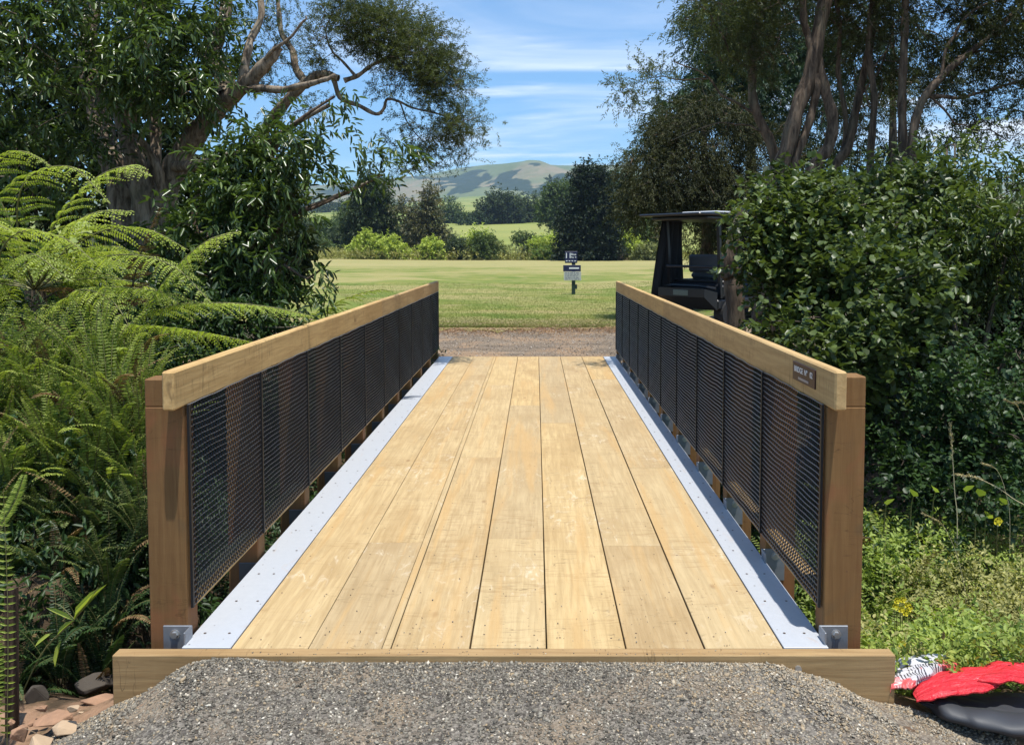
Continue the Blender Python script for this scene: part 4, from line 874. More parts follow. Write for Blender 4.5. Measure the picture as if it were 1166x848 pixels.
# ================================================================== right bank: weeds
for i, (u, v, Y, n, L) in enumerate(((1000, 640, 4.3, 12, .5), (1030, 600, 4.7, 12, .45), (1010, 700, 3.9, 10, .36), (1060, 590, 5.0, 12, .4), (1120, 585, 5.1, 10, .35), (1000, 580, 5.2, 12, .4), (960, 620, 5.0, 12, .45), (925, 660, 4.6, 10, .4), (905, 640, 5.4, 10, .4), (870, 620, 6.0, 10, .45))):
    p = P(u, v + 60, Y); z = max(float(hgt(p[0], Y)), p[2] - .1) if False else float(hgt(p[0], Y))
    zt = P(u, v - 62, Y)[2]; L_ = max(L, (zt - z) * .95)
    fern_plant(p[0], Y, z, n, L_, 'fresh green sword fern growing among the weeds beside the end post', M_WEED, 'ferns on the weedy bank', .045, (1.1, 1.45), (.7, 1.6), np_=34)
Wb = Leaves(); Wo = Leaves()
n = 5200; X = rng.uniform(1.42, 4.6, n); Yv = rng.uniform(3.15, 6.2, n); Z = hgt(X, Yv); hh = .12 + .30 * fbm(X * 1.6 + 3, Yv * 1.6, 3, 31) + .22 * ss(3.3, 4.8, Yv)
C = np.stack([X, Yv, Z + hh * rng.uniform(.1, 1, n)], -1); O = np.tile([0, -.25, 1.0], (n, 1)) + rng.normal(0, .4, (n, 3))
olive = fbm(X * 1.1 + 9, Yv * 1.4, 3, 5) + .25 * ss(2.0, 2.8, X) > .60
sprigs(Wb, C[~olive], unit(O[~olive]), 3, 6, .10, .030, .017, T_LEAF, .1, .8, .03)
sprigs(Wo, C[olive], unit(O[olive]), 3, 7, .10, .026, .013, T_LEAF, .1, .8, .03)
tag(Wb.build('ground_cover', M_WEED), kind='stuff'); tag(Wo.build('ground_cover', M_WEED2), kind='stuff')
# low plants under the right side of the bridge and along the bank
Wc = Leaves(); n = 1500; X = rng.uniform(1.25, 2.6, n); Yv = rng.uniform(4.6, 9.5, n); C = np.stack([X, Yv, hgt(X, Yv) + rng.uniform(0, .5, n)], -1)
sprigs(Wc, C, np.tile([0, -.3, 1.0], (n, 1)), 3, 6, .14, .05, .02, T_LEAF, .2, .8, .05)
n = 1500; X = rng.uniform(-3.3, -1.4, n); Yv = rng.uniform(4.6, 11.3, n); C = np.stack([X, Yv, hgt(X, Yv) + rng.uniform(0, .5, n)], -1)
sprigs(Wc, C, np.tile([0, -.3, 1.0], (n, 1)), 3, 6, .14, .05, .02, T_LEAF, .2, .8, .05)
n = 5200; X = rng.uniform(-9, -2.4, n); Yv = rng.uniform(1.2, 10.5, n); ok = (X < -3.2) | (Yv > 4.6); X = X[ok]; Yv = Yv[ok]; C = np.stack([X, Yv, hgt(X, Yv) + rng.uniform(0, .5, len(X))], -1)
sprigs(Wc, C, np.tile([0, -.2, 1.0], (len(X), 1)), 3, 7, .2, .07, .025, T_LEAF, .2, .8, .07)
n = 2600; X = rng.uniform(4.2, 9, n); Yv = rng.uniform(1.5, 10.5, n); C = np.stack([X, Yv, hgt(X, Yv) + rng.uniform(0, .5, n)], -1)
sprigs(Wc, C, np.tile([0, -.2, 1.0], (n, 1)), 3, 7, .2, .07, .025, T_LEAF, .2, .8, .07)
tag(Wc.build('undergrowth', M_LSMALL), kind='stuff')
# broad dock leaves
dk = empty('dock_plant', P(1110, 600, 5.0), 'broad pale green leaves standing above the weeds beneath the dark shrub', 'plant')
Lv = Leaves()
for (u, v) in ((1100, 560), (1115, 565), (1040, 565), (1125, 590), (1065, 560), (1010, 575), (1140, 575)):
    p = P(u, v, 4.9); Lv.add(p[None], np.array([[rng.uniform(-.6, .6), -.5, .5]]), np.array([[0, -.5, .9]]), .10, .055, T_ROUND, np.array([rng.uniform(.3, .9)]))
Lv.build('leaves', M_WEED, dk); T = Tubes()
for (u, v) in ((1100, 560), (1115, 565), (1040, 565), (1125, 590), (1065, 560), (1010, 575), (1140, 575)):
    p = P(u, v, 4.9); T.add(smooth_path([(p[0], 4.95, float(hgt(p[0], 4.95))), (p[0], 4.93, p[2] * .5 - .1), p], 8), np.linspace(.005, .003, 8), 4)
T.build('stem', M_RACHIS, dk)
# yellow flowers
def flower(u, v, Y, r=.016):
    p = P(u, v, Y); f = empty('yellow_flower', (p[0], p[1], float(hgt(p[0], Y))), FL[0], 'flower', FL[1])
    m = MB(); m.add([(p[0] + r * .5 * math.cos(b_), p[1] - .008, p[2] + r * .5 * math.sin(b_)) for b_ in np.linspace(0, 6.283, 7)[:-1]], [tuple(range(6))])
    for k_ in range(5):
        a = k_ * 1.2566; c_ = (p[0] + r * .6 * math.cos(a), p[1] - .004, p[2] + r * .6 * math.sin(a))
        m.add([(c_[0] + r * .62 * math.cos(a + b_), c_[1] - .003 * (b_ == 0), c_[2] + r * .62 * math.sin(a + b_)) for b_ in np.linspace(0, 6.283, 7)[:-1]], [tuple(range(6))])
    m.build('petals', M_YEL, f)
    T = Tubes(); T.add(smooth_path([(p[0] + .01, p[1] + .01, float(hgt(p[0], Y))), p * .5 + np.array([p[0], p[1], float(hgt(p[0], Y))]) * .5 + .01, p + np.array([0, .006, 0])], 7), np.linspace(.002, .0012, 7), 4); T.build('stem', M_RACHIS, f)
FL = ('small yellow flower in the cluster among the weeds above the kerb end', 'cluster of yellow flowers above the kerb end')
for u, v in ((1021, 683), (1028, 682), (1033, 688), (1026, 693), (1035, 692), (1031, 697), (1019, 690)): flower(u, v, 3.55, .013)
FL = ('yellow flower just behind the kerb timber end', None); flower(1027, 733, 3.22, .014)
FL = ('lone yellow flower high on the weedy bank under the dark shrub', None); flower(1136, 593, 4.6, .022)
# grass stalks with seed heads
def stalk(pts, label, seed=.14, thick=.0022, mat=M_STRAW, heavy=1.0):
    Q = [P(*p) for p in pts]; b = Q[0].copy(); b[2] = float(hgt(b[0], b[1])); r = empty('grass_stalk', b, label, 'grass'); q = smooth_path([b] + Q, 26)
    T = Tubes(); T.add(q, np.linspace(thick, thick * .4, 26), 4); T.build('stem', mat, r)
    Lv = Leaves(); tt = np.linspace(1 - seed, 1, 60); A = np.stack([np.interp(tt, np.linspace(0, 1, 26), q[:, a]) for a in range(3)], -1); TT = unit(np.gradient(A, axis=0))
    Lv.add(A, unit(TT + randdir(60) * .45 * heavy), randdir(60), .022, .005, T_DIA, rng.random(60)); Lv.build('seed_head', leafmat('seed_straw', (.35, .28, .14), (.6, .5, .3), .7, .3, .1), r)
stalk([(1180, 600, 4.6), (1150, 565, 4.6), (1115, 545, 4.6), (1090, 540, 4.6)], 'dry arching grass stalk with a pale plume drooping to the side', .3, .003, heavy=1.6)
stalk([(1180, 560, 4.4), (1172, 500, 4.4), (1160, 465, 4.4), (1146, 456, 4.4)], 'tall dry grass stalk with a pale curved head at the edge of the bank', .25, .0025)
stalk([(1185, 540, 4.5), (1178, 490, 4.5), (1168, 462, 4.5), (1158, 458, 4.5)], 'second pale grass head curving close behind the tall dry one', .25, .002)
stalk([(1090, 600, 4.7), (1087, 560, 4.7), (1084, 510, 4.7), (1082, 482, 4.7)], 'upright brown flowering dock stalk rising in front of the dark shrub', .35, .004, heavy=1.8)
stalk([(1150, 600, 4.6), (1145, 560, 4.6), (1135, 535, 4.6), (1120, 528, 4.6)], 'thin grass stalk nodding below the dark shrub', .2, .0018)
stalk([(1100, 690, 4.2), (1092, 640, 4.2), (1075, 600, 4.2), (1052, 585, 4.2)], 'slim dry grass stalk arching over the middle of the weedy bank', .25, .0018)
stalk([(1160, 720, 3.9), (1140, 712, 3.9), (1110, 716, 3.9), (1085, 728, 3.9)], 'dead brown stem lying low across the weeds behind the red sack', .1, .002)
stalk([(1075, 770, 3.3), (1074, 745, 3.3), (1074, 722, 3.3)], 'single bleached straw standing behind the red sack', .1, .0014)

# ================================================================== rubbish by the kerb
t = NT('red_plastic'); co = t.coord(); n = t.noise(co, 9, 4); c = t.mix(n, (.55, .01, .018), (.74, .035, .05)); wr = t.noise(t.coord('Object', (1, 3.2, 1)), 11, 5, .6, 1.6); t.bsdf(c, .42, 0, .4, t.bump(wr, .9, .02)); M_RED = t.m
t = NT('printed_plastic'); co = t.coord('Object'); w = t.n('ShaderNodeTexWave'); t.l(co, w.inputs[0]); w.inputs['Scale'].default_value = 26; w.inputs['Distortion'].default_value = 7; w.inputs['Detail'].default_value = 3
nn = t.noise(co, 8, 3); c = t.mix(t.math('MULTIPLY', t.step(w.outputs['Fac'], .58, .66), t.step(t.noise(co, 24, 2), .47, .5)), (.46, .44, .45), (.04, .035, .04)); c = t.mix(t.step(nn, .47, .53), c, (.6, .1, .1)); t.bsdf(c, .35, 0, .5); M_PRINT = t.m
M_GREY = plain('grey_plastic', (.5, .5, .53), .4, 0, .5, var=.1)
def sheet(corners, nu, nv, amp, seed, name, mat, parent, freq=5, sag=.0, thick=.004):
    """crumpled sheet between four world corners"""
    a, b, c, d = [np.array(x, float) for x in corners]; U, V_ = np.meshgrid(np.linspace(0, 1, nu), np.linspace(0, 1, nv)); 
    Pp = (a * ((1 - U) * (1 - V_))[..., None] + b * (U * (1 - V_))[..., None] + c * (U * V_)[..., None] + d * ((1 - U) * V_)[..., None])
    w = fbm(U * 1.2 + seed, V_ * 2 + seed * 2, 3, seed)
    f = np.abs(fbm(U * freq * .5 + w * 2 + seed, V_ * freq * 1.7 + w, 3, seed + 3) - .5) * 2; edge = np.sin(np.pi * U) ** .4 * np.sin(np.pi * V_) ** .4
    Pp[..., 2] += amp * (1 - f) * (.35 + .65 * edge) + sag * edge; Pp[..., 0] += (fbm(V_ * 3, U * 2, 2, seed + 5) - .5) * .07; Pp[..., 1] += (fbm(V_ * 2, U * 4, 2, seed + 8) - .5) * .06
    T_ = Pp.reshape(-1, 3); B_ = T_ - np.array([0, 0, thick]); N_ = nu * nv; i = np.arange(nv - 1)[:, None] * nu; j = np.arange(nu - 1)[None]
    F = np.stack([i + j, i + j + 1, i + nu + j + 1, i + nu + j], -1).reshape(-1, 4)
    ring = [k for k in range(nu)] + [nu * (r + 1) - 1 for r in range(1, nv)] + [nu * (nv - 1) + k for k in range(nu - 2, -1, -1)] + [nu * r for r in range(nv - 2, 0, -1)]
    S = np.array([(ring[k], ring[(k + 1) % len(ring)], ring[(k + 1) % len(ring)] + N_, ring[k] + N_) for k in range(len(ring))])
    return raw(name, np.vstack([T_, B_]), np.vstack([F, F[:, ::-1] + N_, S]), mat, parent, smooth=True)
g = P(1095, 790, 3.05)
sack = empty('plastic_sack', (g[0], 3.05, -.2), 'crumpled red and white plastic sack lying on the ground past the kerb end', 'sack')
W = lambda u, v, Y: P(u, v, Y)
sheet([W(1040, 799, 2.98), W(1120, 790, 2.95), W(1162, 764, 3.12), W(1068, 764, 3.22)], 60, 40, .034, 3, 'red_sheet', M_RED, sack, 1.5, .022)
sheet([W(1118, 776, 3.0), W(1185, 778, 3.0), W(1195, 758, 3.2), W(1120, 758, 3.2)], 40, 30, .03, 8, 'red_fold', M_RED, sack, 2, .02)
sheet([W(1016, 787, 3.04), W(1042, 784, 3.02), W(1095, 756, 3.22), W(1022, 764, 3.16)], 50, 30, .03, 5, 'printed_side', M_PRINT, sack, 2, .025)
sheet([W(1018, 762, 3.2), W(1060, 757, 3.2), W(1085, 748, 3.32), W(1022, 752, 3.3)], 30, 20, .02, 11, 'grey_inner', M_GREY, sack, 1.6, .02)
M_RUB = plain('dark_rubber', (.035, .037, .042), .55, 0, .4, var=.3, scale=6, bump=.003)
mat_ = empty('rubber_sheet', P(1100, 815, 2.95), 'dull black rubber sheet folded over on the gravel edge in front of the red sack', 'sheet')
q = smooth_path([P(1048, 798, 3.04), P(1075, 806, 2.98), P(1110, 815, 2.93), P(1150, 822, 2.9), P(1200, 824, 2.88)], 24)
V = []; ns = 18
for i_, c_ in enumerate(q):
    r_ = .045 * math.sin(min(1, (i_ + .6) / 7) * math.pi / 2); 
    for a in np.linspace(0, 2 * math.pi, ns, endpoint=False): V.append((c_[0] + .01 * math.sin(i_), c_[1] + r_ * 1.5 * math.cos(a), c_[2] - .005 + r_ * .62 * math.sin(a) * (1 + .15 * math.sin(i_ * .8 + a * 2))))
i = np.arange(23)[:, None] * ns; j = np.arange(ns)[None]; j2 = (j + 1) % ns
raw('folded_roll', np.array(V), np.stack([i + j, i + j2, i + ns + j2, i + ns + j], -1).reshape(-1, 4), M_RUB, mat_, smooth=True)
sheet([W(1060, 800, 3.0), W(1170, 818, 2.95), W(1180, 790, 3.12), W(1075, 785, 3.15)], 30, 20, .01, 21, 'flat_part', M_RUB, mat_, 2, -.0)
M_CLAY = plain('clay_stone', (.42, .30, .19), .9, var=.25, scale=12, bump=.01); M_CLAY2 = plain('orange_clay', (.30, .17, .10), .95, var=.45, scale=26, bump=.02); M_ROCK = plain('dark_rock', (.06, .048, .036), .9, var=.5, scale=7, bump=.02)
def rock(u, v, Y, ru, rv, mat, label, seed, group=None):
    import bmesh
    p = P(u, v, Y); s_ = Y / FPX; g = np.random.default_rng(seed); r = np.array((ru * s_, (ru + rv) / 2 * s_, rv * s_)) * 1.12
    bm = bmesh.new()
    for q in unit(g.normal(size=(15, 3))) * g.uniform(.8, 1.1, (15, 1)): bm.verts.new(q)
    h = bmesh.ops.convex_hull(bm, input=bm.verts); bmesh.ops.delete(bm, geom=[x for x in h['geom_interior'] if isinstance(x, bmesh.types.BMVert)], context='VERTS')
    bmesh.ops.bevel(bm, geom=bm.edges[:], offset=.07, segments=2, affect='EDGES', profile=.6); bmesh.ops.subdivide_edges(bm, edges=bm.edges[:], cuts=1, use_grid_fill=True)
    for v_ in bm.verts:
        q = np.array(v_.co); n_ = float(fbm(q[0] * 2.3 + seed, q[1] * 2.3 + q[2] * 1.9, 4, seed)) - .5; q = q * (1 + .16 * n_); v_.co = p + q * r
    me = bpy.data.meshes.new('rock'); bm.to_mesh(me); bm.free(); o = link('rock', me, mat); return tag(o, label, 'stone', group)
rock(1140, 801, 3.08, 20, 8, M_CLAY, 'flat tan stone lying between the red sack and the black rubber', 2)
rock(1163, 799, 3.1, 9, 6, M_CLAY2, 'small pinkish stone at the picture edge behind the black rubber', 3)
rock(76, 828, 2.93, 15, 9, M_CLAY, 'squarish tan clay stone at the gravel edge, beside the orange one', 5)
rock(22, 838, 2.9, 11, 11, M_CLAY2, 'orange clay stone at the foot of the stake', 6)
rock(52, 845, 2.85, 20, 10, M_CLAY, 'pale yellow flat stone below the squarish one', 7)
rock(60, 818, 3.0, 20, 8, M_CLAY2, 'broken reddish clay lump behind the squarish stone', 12)
rock(42, 792, 3.3, 15, 16, M_ROCK, 'large dark boulder in the shade below the ferns', 9)
rock(108, 778, 3.5, 22, 12, M_ROCK, 'dark boulder in the shade against the kerb end', 10)
rock(115, 800, 3.25, 26, 8, M_CLAY2, 'reddish flat stone tucked against the kerb end', 14)
rock(168, 831, 2.80, 9, 4.5, M_CLAY, 'pale flat pebble, larger than the rest, lying on the gravel', 15)
for k_, (u, v) in enumerate(((90, 838), (38, 822), (96, 812), (12, 822), (70, 842), (105, 826), (84, 806), (48, 806))):
    rock(u, v, 2.95 + .1 * (k_ % 3), 5 + 3 * rng.random(), 3.5 + 2 * rng.random(), (M_CLAY, M_CLAY2)[k_ % 2], 'small clay fragment scattered among the larger stones by the gravel', 30 + k_, 'clay fragments by the gravel')

# ================================================================== gravel stones, grass
def stones(name, n, fx, rs, cols, seed, zf=None):
    g = np.random.default_rng(seed); x, y = fx(g, n); z = hgt(x, y) + .004 if zf is None else zf + 0 * x
    tv = np.array([(1, 0, 0), (-1, 0, 0), (0, 1, 0), (0, -1, 0), (0, 0, 1), (0, 0, -1), (.6, .6, .5), (-.6, -.5, .55)]); tf = np.array([(0, 2, 6), (2, 4, 6), (4, 0, 6), (2, 1, 4), (1, 3, 7), (3, 4, 7), (4, 1, 7), (3, 0, 4), (2, 0, 5), (1, 2, 5), (3, 1, 5), (0, 3, 5)])
    r = rs[0] + (rs[1] - rs[0]) * g.random(n) ** 2.2; M_ = g.normal(size=(n, 3, 3)); Q, _ = np.linalg.qr(M_)
    sc = np.stack([np.ones(n), g.uniform(.6, 1, n), g.uniform(.35, .75, n)], -1)
    tvj = tv[None] * (1 + g.normal(0, .16, (n, 8, 1))); V = np.einsum('nij,nkj->nki', Q, tvj * sc[:, None, :]) * r[:, None, None]; V[..., 2] *= .8
    V += np.stack([x, y, z + r * .15], -1)[:, None, :]; F = (tf[None] + (np.arange(n) * 8)[:, None, None]).reshape(-1, 3)
    t = NT(name); a = t.attr(); c = t.ramp(a, cols); t.bsdf(c, .85, 0, .3); br = g.random(n); pt = fbm(x * 1.1 + 4, y * 1.6 + 2, 3, 77) + .14 * ss(.2, 1.0, x); br = np.where(g.random(n) < ss(.5, .72, pt) * .75, g.uniform(.78, .97, n), br); o = raw(name, V.reshape(-1, 3), F, t.m, rnd=np.repeat(br, 8)); return tag(o, kind='stuff')
GC = [(0, (.055, .047, .036)), (.3, (.13, .115, .09)), (.6, (.21, .187, .147)), (.82, (.285, .255, .2)), (.93, (.32, .23, .13)), (1, (.6, .55, .45))]
def fnear(g, n):
    x = g.uniform(-1.8, 1.75, n); y = 3.035 - 1.3 * g.random(n) ** 1.6; return x, y
stones('gravel_stones', 60000, fnear, (.003, .0085), GC, 3)
stones('larger_gravel', 2600, fnear, (.007, .014), GC, 4)
stones('loose_grit', 260, lambda g, n: (g.uniform(-1.1, .9, n), 3.05 + .75 * g.random(n) ** 3, ), (.002, .005), GC, 9, .0005)
stones('track_stones', 9000, lambda g, n: (g.uniform(-2.2, 2.2, n), g.uniform(11.7, 16.4, n)), (.006, .02), [(0, (.1, .08, .065)), (.5, (.22, .18, .145)), (.9, (.36, .3, .24)), (1, (.5, .45, .38))], 5)
t = NT('litter'); t.bsdf(t.ramp(t.attr(), [(0, (.16, .07, .03)), (.5, (.3, .17, .08)), (1, (.45, .33, .18))]), .9); Lt = Leaves(); n = 9000; X = rng.uniform(-3, 3.2, n); Y_ = 15.9 + rng.normal(0, .55, n) + .35 * X * .1; C = np.stack([X, Y_, hgt(X, Y_) + .022], -1)
Lt.add(C, randdir(n) * np.array([1, 1, .15]), np.array([0, 0, 1.0]) + randdir(n) * .4, .04, .014, T_DIA); tag(Lt.build('leaf_litter', t.m), kind='stuff')
t = NT('grass_blade'); c = t.ramp(t.attr(), [(0, (.09, .135, .02)), (.6, (.16, .2, .036)), (1, (.32, .28, .10))]); t.bsdf(c, .7, 0, .2); Gr = Leaves(); n = 60000
Y_ = 16.2 + 20 * rng.random(n) ** 2.6; X = rng.uniform(-1, 1, n) * (2.6 + (Y_ - 16) * .35); ok = Y_ > 16.0 + .25 * np.sin(X * 1.3) + .12 * np.sin(X * 3.7 + 1) + 1.3 * rng.random(n) ** 2; X = X[ok]; Y_ = Y_[ok]; n = len(X)
Gr.add(np.stack([X, Y_, hgt(X, Y_) + .018], -1), np.array([0, 0, 1.0]) + rng.normal(0, .5, (n, 3)), randdir(n), .03 * (1 + .3 * (Y_ - 16) / 10), .006, T_DIA, np.clip(fbm(X * .8, Y_ * 1.4, 3, 2) + rng.normal(0, .2, n), 0, 1))
tag(Gr.build('grass', t.m), kind='stuff')
# ================================================================== background trees
def lf_far(sz, ns=6, nl=8): return lambda Lv, C, O: sprigs(Lv, C, O, ns, nl, sz * 2.2, sz, sz * .55, T_DIA, .2, .9, sz * 1.4)
def far(name, label, Yd, u, vb, blobs, cols, sz=.3, group=None, cone=False):
    ml = leafmat('leaf_' + name, cols[0], cols[1], .6, .25, .25)
    b = P(u, vb, Yd); z = float(hgt(b[0], Yd)); sc_ = .70 if ('shrub' in name or 'hedge' in name) else .82; B = [pblob(bu, bv + (2 if sc_ < .8 else 0), Yd, ru * sc_, rv * sc_, max(6, int(n * .75)), None) for bu, bv, ru, rv, n in blobs]
    tp = max(q[2] + q[5] * .5 for q in B); root = empty(name, (b[0], Yd, z), label, 'tree' if 'shrub' not in name and 'hedge' not in name else 'shrub', group)
    if 'hedge' in name or 'shrub' in name:
        T = Tubes()
        for q in B: T.add(smooth_path([(b[0], Yd, z), (q[0], q[1], q[2])], 5), np.linspace(.06, .03, 5), 5)
        T.build('stems', M_TWIG, root)
    else:
        T = Tubes(); q = smooth_path([(b[0], Yd, z - .2), (b[0] + .2, Yd, z * .5 + tp * .5), (b[0], Yd, tp)], 10); rt_ = .012 * (tp - z) + .1
        T.add(q, np.linspace(rt_ * 1.6, rt_ * .4, 10), 8)
        for bl in B:
            a = q[rng.integers(3, 8)]; T.add(smooth_path([a, (a + np.array(bl[:3])) / 2 + [0, 0, .2], bl[:3]], 6), np.linspace(rt_ * .5, rt_ * .2, 6), 5)
        T.build('trunk', M_BARK2, root)
    C, O = blob_points(B); Lv = Leaves(); lf_far(sz)(Lv, C, O); Lv.build('crown' if 'hedge' not in name and 'shrub' not in name else 'foliage', ml, root); return root
DK = ((.02, .038, .015), (.07, .095, .035)); MD = ((.045, .075, .022), (.13, .175, .05)); LT = ((.24, .31, .04), (.55, .62, .12)); BR = ((.07, .07, .035), (.2, .185, .095)); OL = ((.11, .135, .045), (.3, .31, .12))
far('evergreen_tree', 'tall dark evergreen with a ragged column crown beyond the lawn', 112, 423, 295, [(423, 215, 14, 20, 90), (415, 240, 18, 24, 120), (432, 245, 20, 26, 120), (420, 272, 24, 22, 130), (436, 278, 18, 16, 60), (402, 268, 8, 18, 40)], DK, .45)
far('brown_conifer', 'sparse brownish conifer with a pointed top beyond the lawn', 110, 483, 295, [(491, 218, 3, 8, 10), (490, 232, 6, 10, 24), (486, 246, 11, 10, 40), (483, 260, 17, 11, 60), (480, 276, 21, 12, 80), (465, 250, 8, 10, 20), (498, 270, 10, 14, 30), (460, 236, 5, 6, 10)], BR, .4)
far('pale_shrub', 'bright yellow-green shrub, the widest along the far edge of the lawn', 106, 420, 295, [(420, 274, 12, 9, 60), (410, 284, 12, 9, 50), (430, 285, 14, 9, 60), (421, 267, 6, 4, 16)], LT, .3)
far('pale_shrub', 'bright yellow-green shrub touching the widest one', 105, 450, 295, [(450, 282, 13, 10, 60), (444, 276, 7, 6, 20), (458, 287, 8, 7, 20)], LT, .3)
far('pale_shrub', 'bright rounded shrub below the brown conifer', 105, 494, 295, [(494, 284, 16, 10, 80), (490, 277, 9, 6, 24)], LT, .3)
far('dark_shrub', 'small dark green conical shrub between the pale shrubs', 105, 523, 295, [(523, 287, 11, 9, 60), (522, 277, 6, 6, 24)], DK, .3)
far('round_shrub', 'dark round-headed shrub standing in front of a pale one', 105, 552, 295, [(552, 285, 16, 12, 110), (552, 274, 12, 8, 50)], MD, .3)
far('pale_shrub', 'pale shrub showing over the dark round-headed shrub', 109, 546, 295, [(546, 267, 10, 6, 36), (536, 275, 6, 8, 20)], LT, .3)
far('rough_shrub', 'loose low olive shrub at the edge of the sloping field', 106, 580, 297, [(574, 285, 4, 7, 14), (586, 290, 6, 5, 16), (566, 280, 5, 6, 10)], OL, .25)
far('rough_shrub', 'tiny olive shrub on the sloping field left of the clipped hedge', 106, 600, 297, [(598, 290, 5, 4, 12)], OL, .25)
far('dark_shrub', 'dark green rounded shrub up on the yellow field', 150, 595, 285, [(595, 271, 13, 7, 50), (603, 272, 8, 5, 20)], MD, .35)
far('low_hedge', 'low clipped light green hedge beside the tee sign', 104, 622, 297, [(612, 291, 9, 6, 40), (624, 290, 11, 7, 50), (634, 292, 7, 5, 26)], ((.06, .11, .02), (.17, .24, .05)), .25)
far('dark_shrub', 'small dark shrub left of the clipped hedge', 106, 601, 297, [(601, 288, 6, 8, 30)], DK, .28)
far('light_shrub', 'light green shrub behind the clipped hedge', 110, 622, 295, [(616, 277, 10, 8, 36), (630, 274, 10, 8, 36), (605, 280, 6, 6, 14)], LT, .3)
far('cedar_tree', 'tall black-green cedar with tiered branches beyond the tee sign', 100, 668, 296, [(672, 198, 9, 9, 40), (664, 206, 8, 6, 26), (680, 208, 9, 8, 34), (670, 220, 13, 10, 50), (660, 232, 10, 7, 30), (684, 228, 14, 12, 50), (652, 250, 14, 8, 50), (672, 248, 22, 10, 80), (694, 246, 12, 12, 40), (660, 268, 22, 12, 100), (686, 268, 20, 14, 90), (650, 282, 14, 12, 60), (672, 286, 24, 10, 90), (697, 282, 10, 12, 40)], ((.008, .02, .010), (.028, .042, .018)), .42)
far('dark_tree', 'dark tree right behind the cedar and lower than it', 118, 705, 296, [(700, 210, 14, 10, 40), (716, 215, 12, 12, 40), (702, 232, 16, 14, 50), (722, 240, 14, 16, 50)], ((.012, .03, .014), (.04, .065, .025)), .45)
far('green_tree', 'broad mid-green tree whose crown shows left of the cedar', 190, 632, 285, [(628, 225, 12, 11, 60), (642, 218, 14, 9, 60), (620, 240, 9, 12, 40), (636, 245, 16, 16, 90), (650, 235, 12, 16, 50)], MD, .6)
far('light_green_tree', 'light green leafy tree behind the brown shrub', 108, 712, 296, [(706, 252, 12, 12, 50), (716, 270, 16, 12, 60), (700, 268, 10, 10, 36), (728, 262, 10, 16, 40), (742, 270, 14, 14, 40)], MD, .35)
far('light_shrub', 'bright leafy shrub right of the brown shrub', 104, 708, 297, [(708, 270, 10, 6, 30), (722, 280, 12, 9, 46), (698, 276, 8, 6, 20)], LT, .3)
far('brown_shrub', 'grey-brown twiggy shrub at the foot of the cedar', 103, 692, 297, [(690, 287, 12, 8, 50), (703, 290, 8, 6, 26)], ((.11, .085, .06), (.26, .2, .14)), .25)
far('olive_shrub', 'olive shrub at the lawn edge left of the cart', 102, 738, 297, [(738, 286, 14, 9, 60), (752, 288, 10, 8, 36), (728, 290, 8, 6, 24)], OL, .28)
far('bare_shrub', 'tall bare-stemmed pale brown shrub just left of the cart', 60, 757, 300, [(757, 262, 9, 24, 40), (764, 280, 6, 14, 20)], ((.12, .09, .06), (.3, .24, .17)), .12)
far('oak_tree', 'wide dark oak-like tree, the larger of two on the hillside', 300, 565, 265, [(553, 244, 12, 12, 60), (566, 234, 15, 11, 80), (580, 236, 13, 12, 70), (558, 256, 16, 8, 60), (578, 254, 16, 9, 60), (590, 246, 8, 14, 40)], DK, 1.0)
far('oak_tree', 'dark rounded tree on the hillside touching the wide one', 310, 604, 265, [(598, 240, 10, 11, 50), (608, 246, 12, 13, 70), (602, 256, 14, 8, 50), (616, 254, 6, 8, 20)], DK, 1.0)
far('hill_tree', 'lone mid-green tree on the slope left of the wide dark one', 320, 516, 265, [(512, 240, 10, 9, 50), (520, 249, 11, 9, 50), (508, 252, 10, 8, 40)], MD, .9)
far('hill_tree', 'small dark tree joining the wide dark one to the slope', 310, 538, 265, [(538, 252, 8, 6, 30), (545, 248, 6, 8, 24)], DK, .8)
for i, (u, v, Yd, ru, rv, lab) in enumerate(((345, 262, 150, 16, 16, 'round green tree behind the hanging leaves'), (368, 262, 170, 14, 11, 'green tree partly behind the hanging leaves, beside the round one'), (385, 272, 130, 16, 16, 'bushy green tree left of the dark ragged evergreen'), (358, 282, 120, 20, 12, 'low bushy tree at the lawn edge below the round green one'), (455, 268, 160, 12, 12, 'green tree filling the gap behind the brown conifer'), (330, 256, 200, 14, 9, 'distant green tree beside the far pylon'), (505, 278, 140, 14, 9, 'low green tree seen between brown conifer and dark conical shrub'), (395, 250, 240, 10, 8, 'distant dark tree behind the ragged evergreen'), (300, 270, 140, 24, 20, 'green tree almost hidden by the screen of leaves'), (660, 218, 260, 20, 14, 'distant wooded crown behind the cedar'), (735, 235, 160, 24, 24, 'large green tree behind the weeping conifer'))):
    far('field_tree', lab, Yd, u, 290, [(u, v, ru, rv, 90), (u - ru * .5, v + rv * .5, ru * .7, rv * .7, 40), (u + ru * .5, v + rv * .4, ru * .7, rv * .7, 40)], (DK, MD)[i % 2], .0028 * Yd)
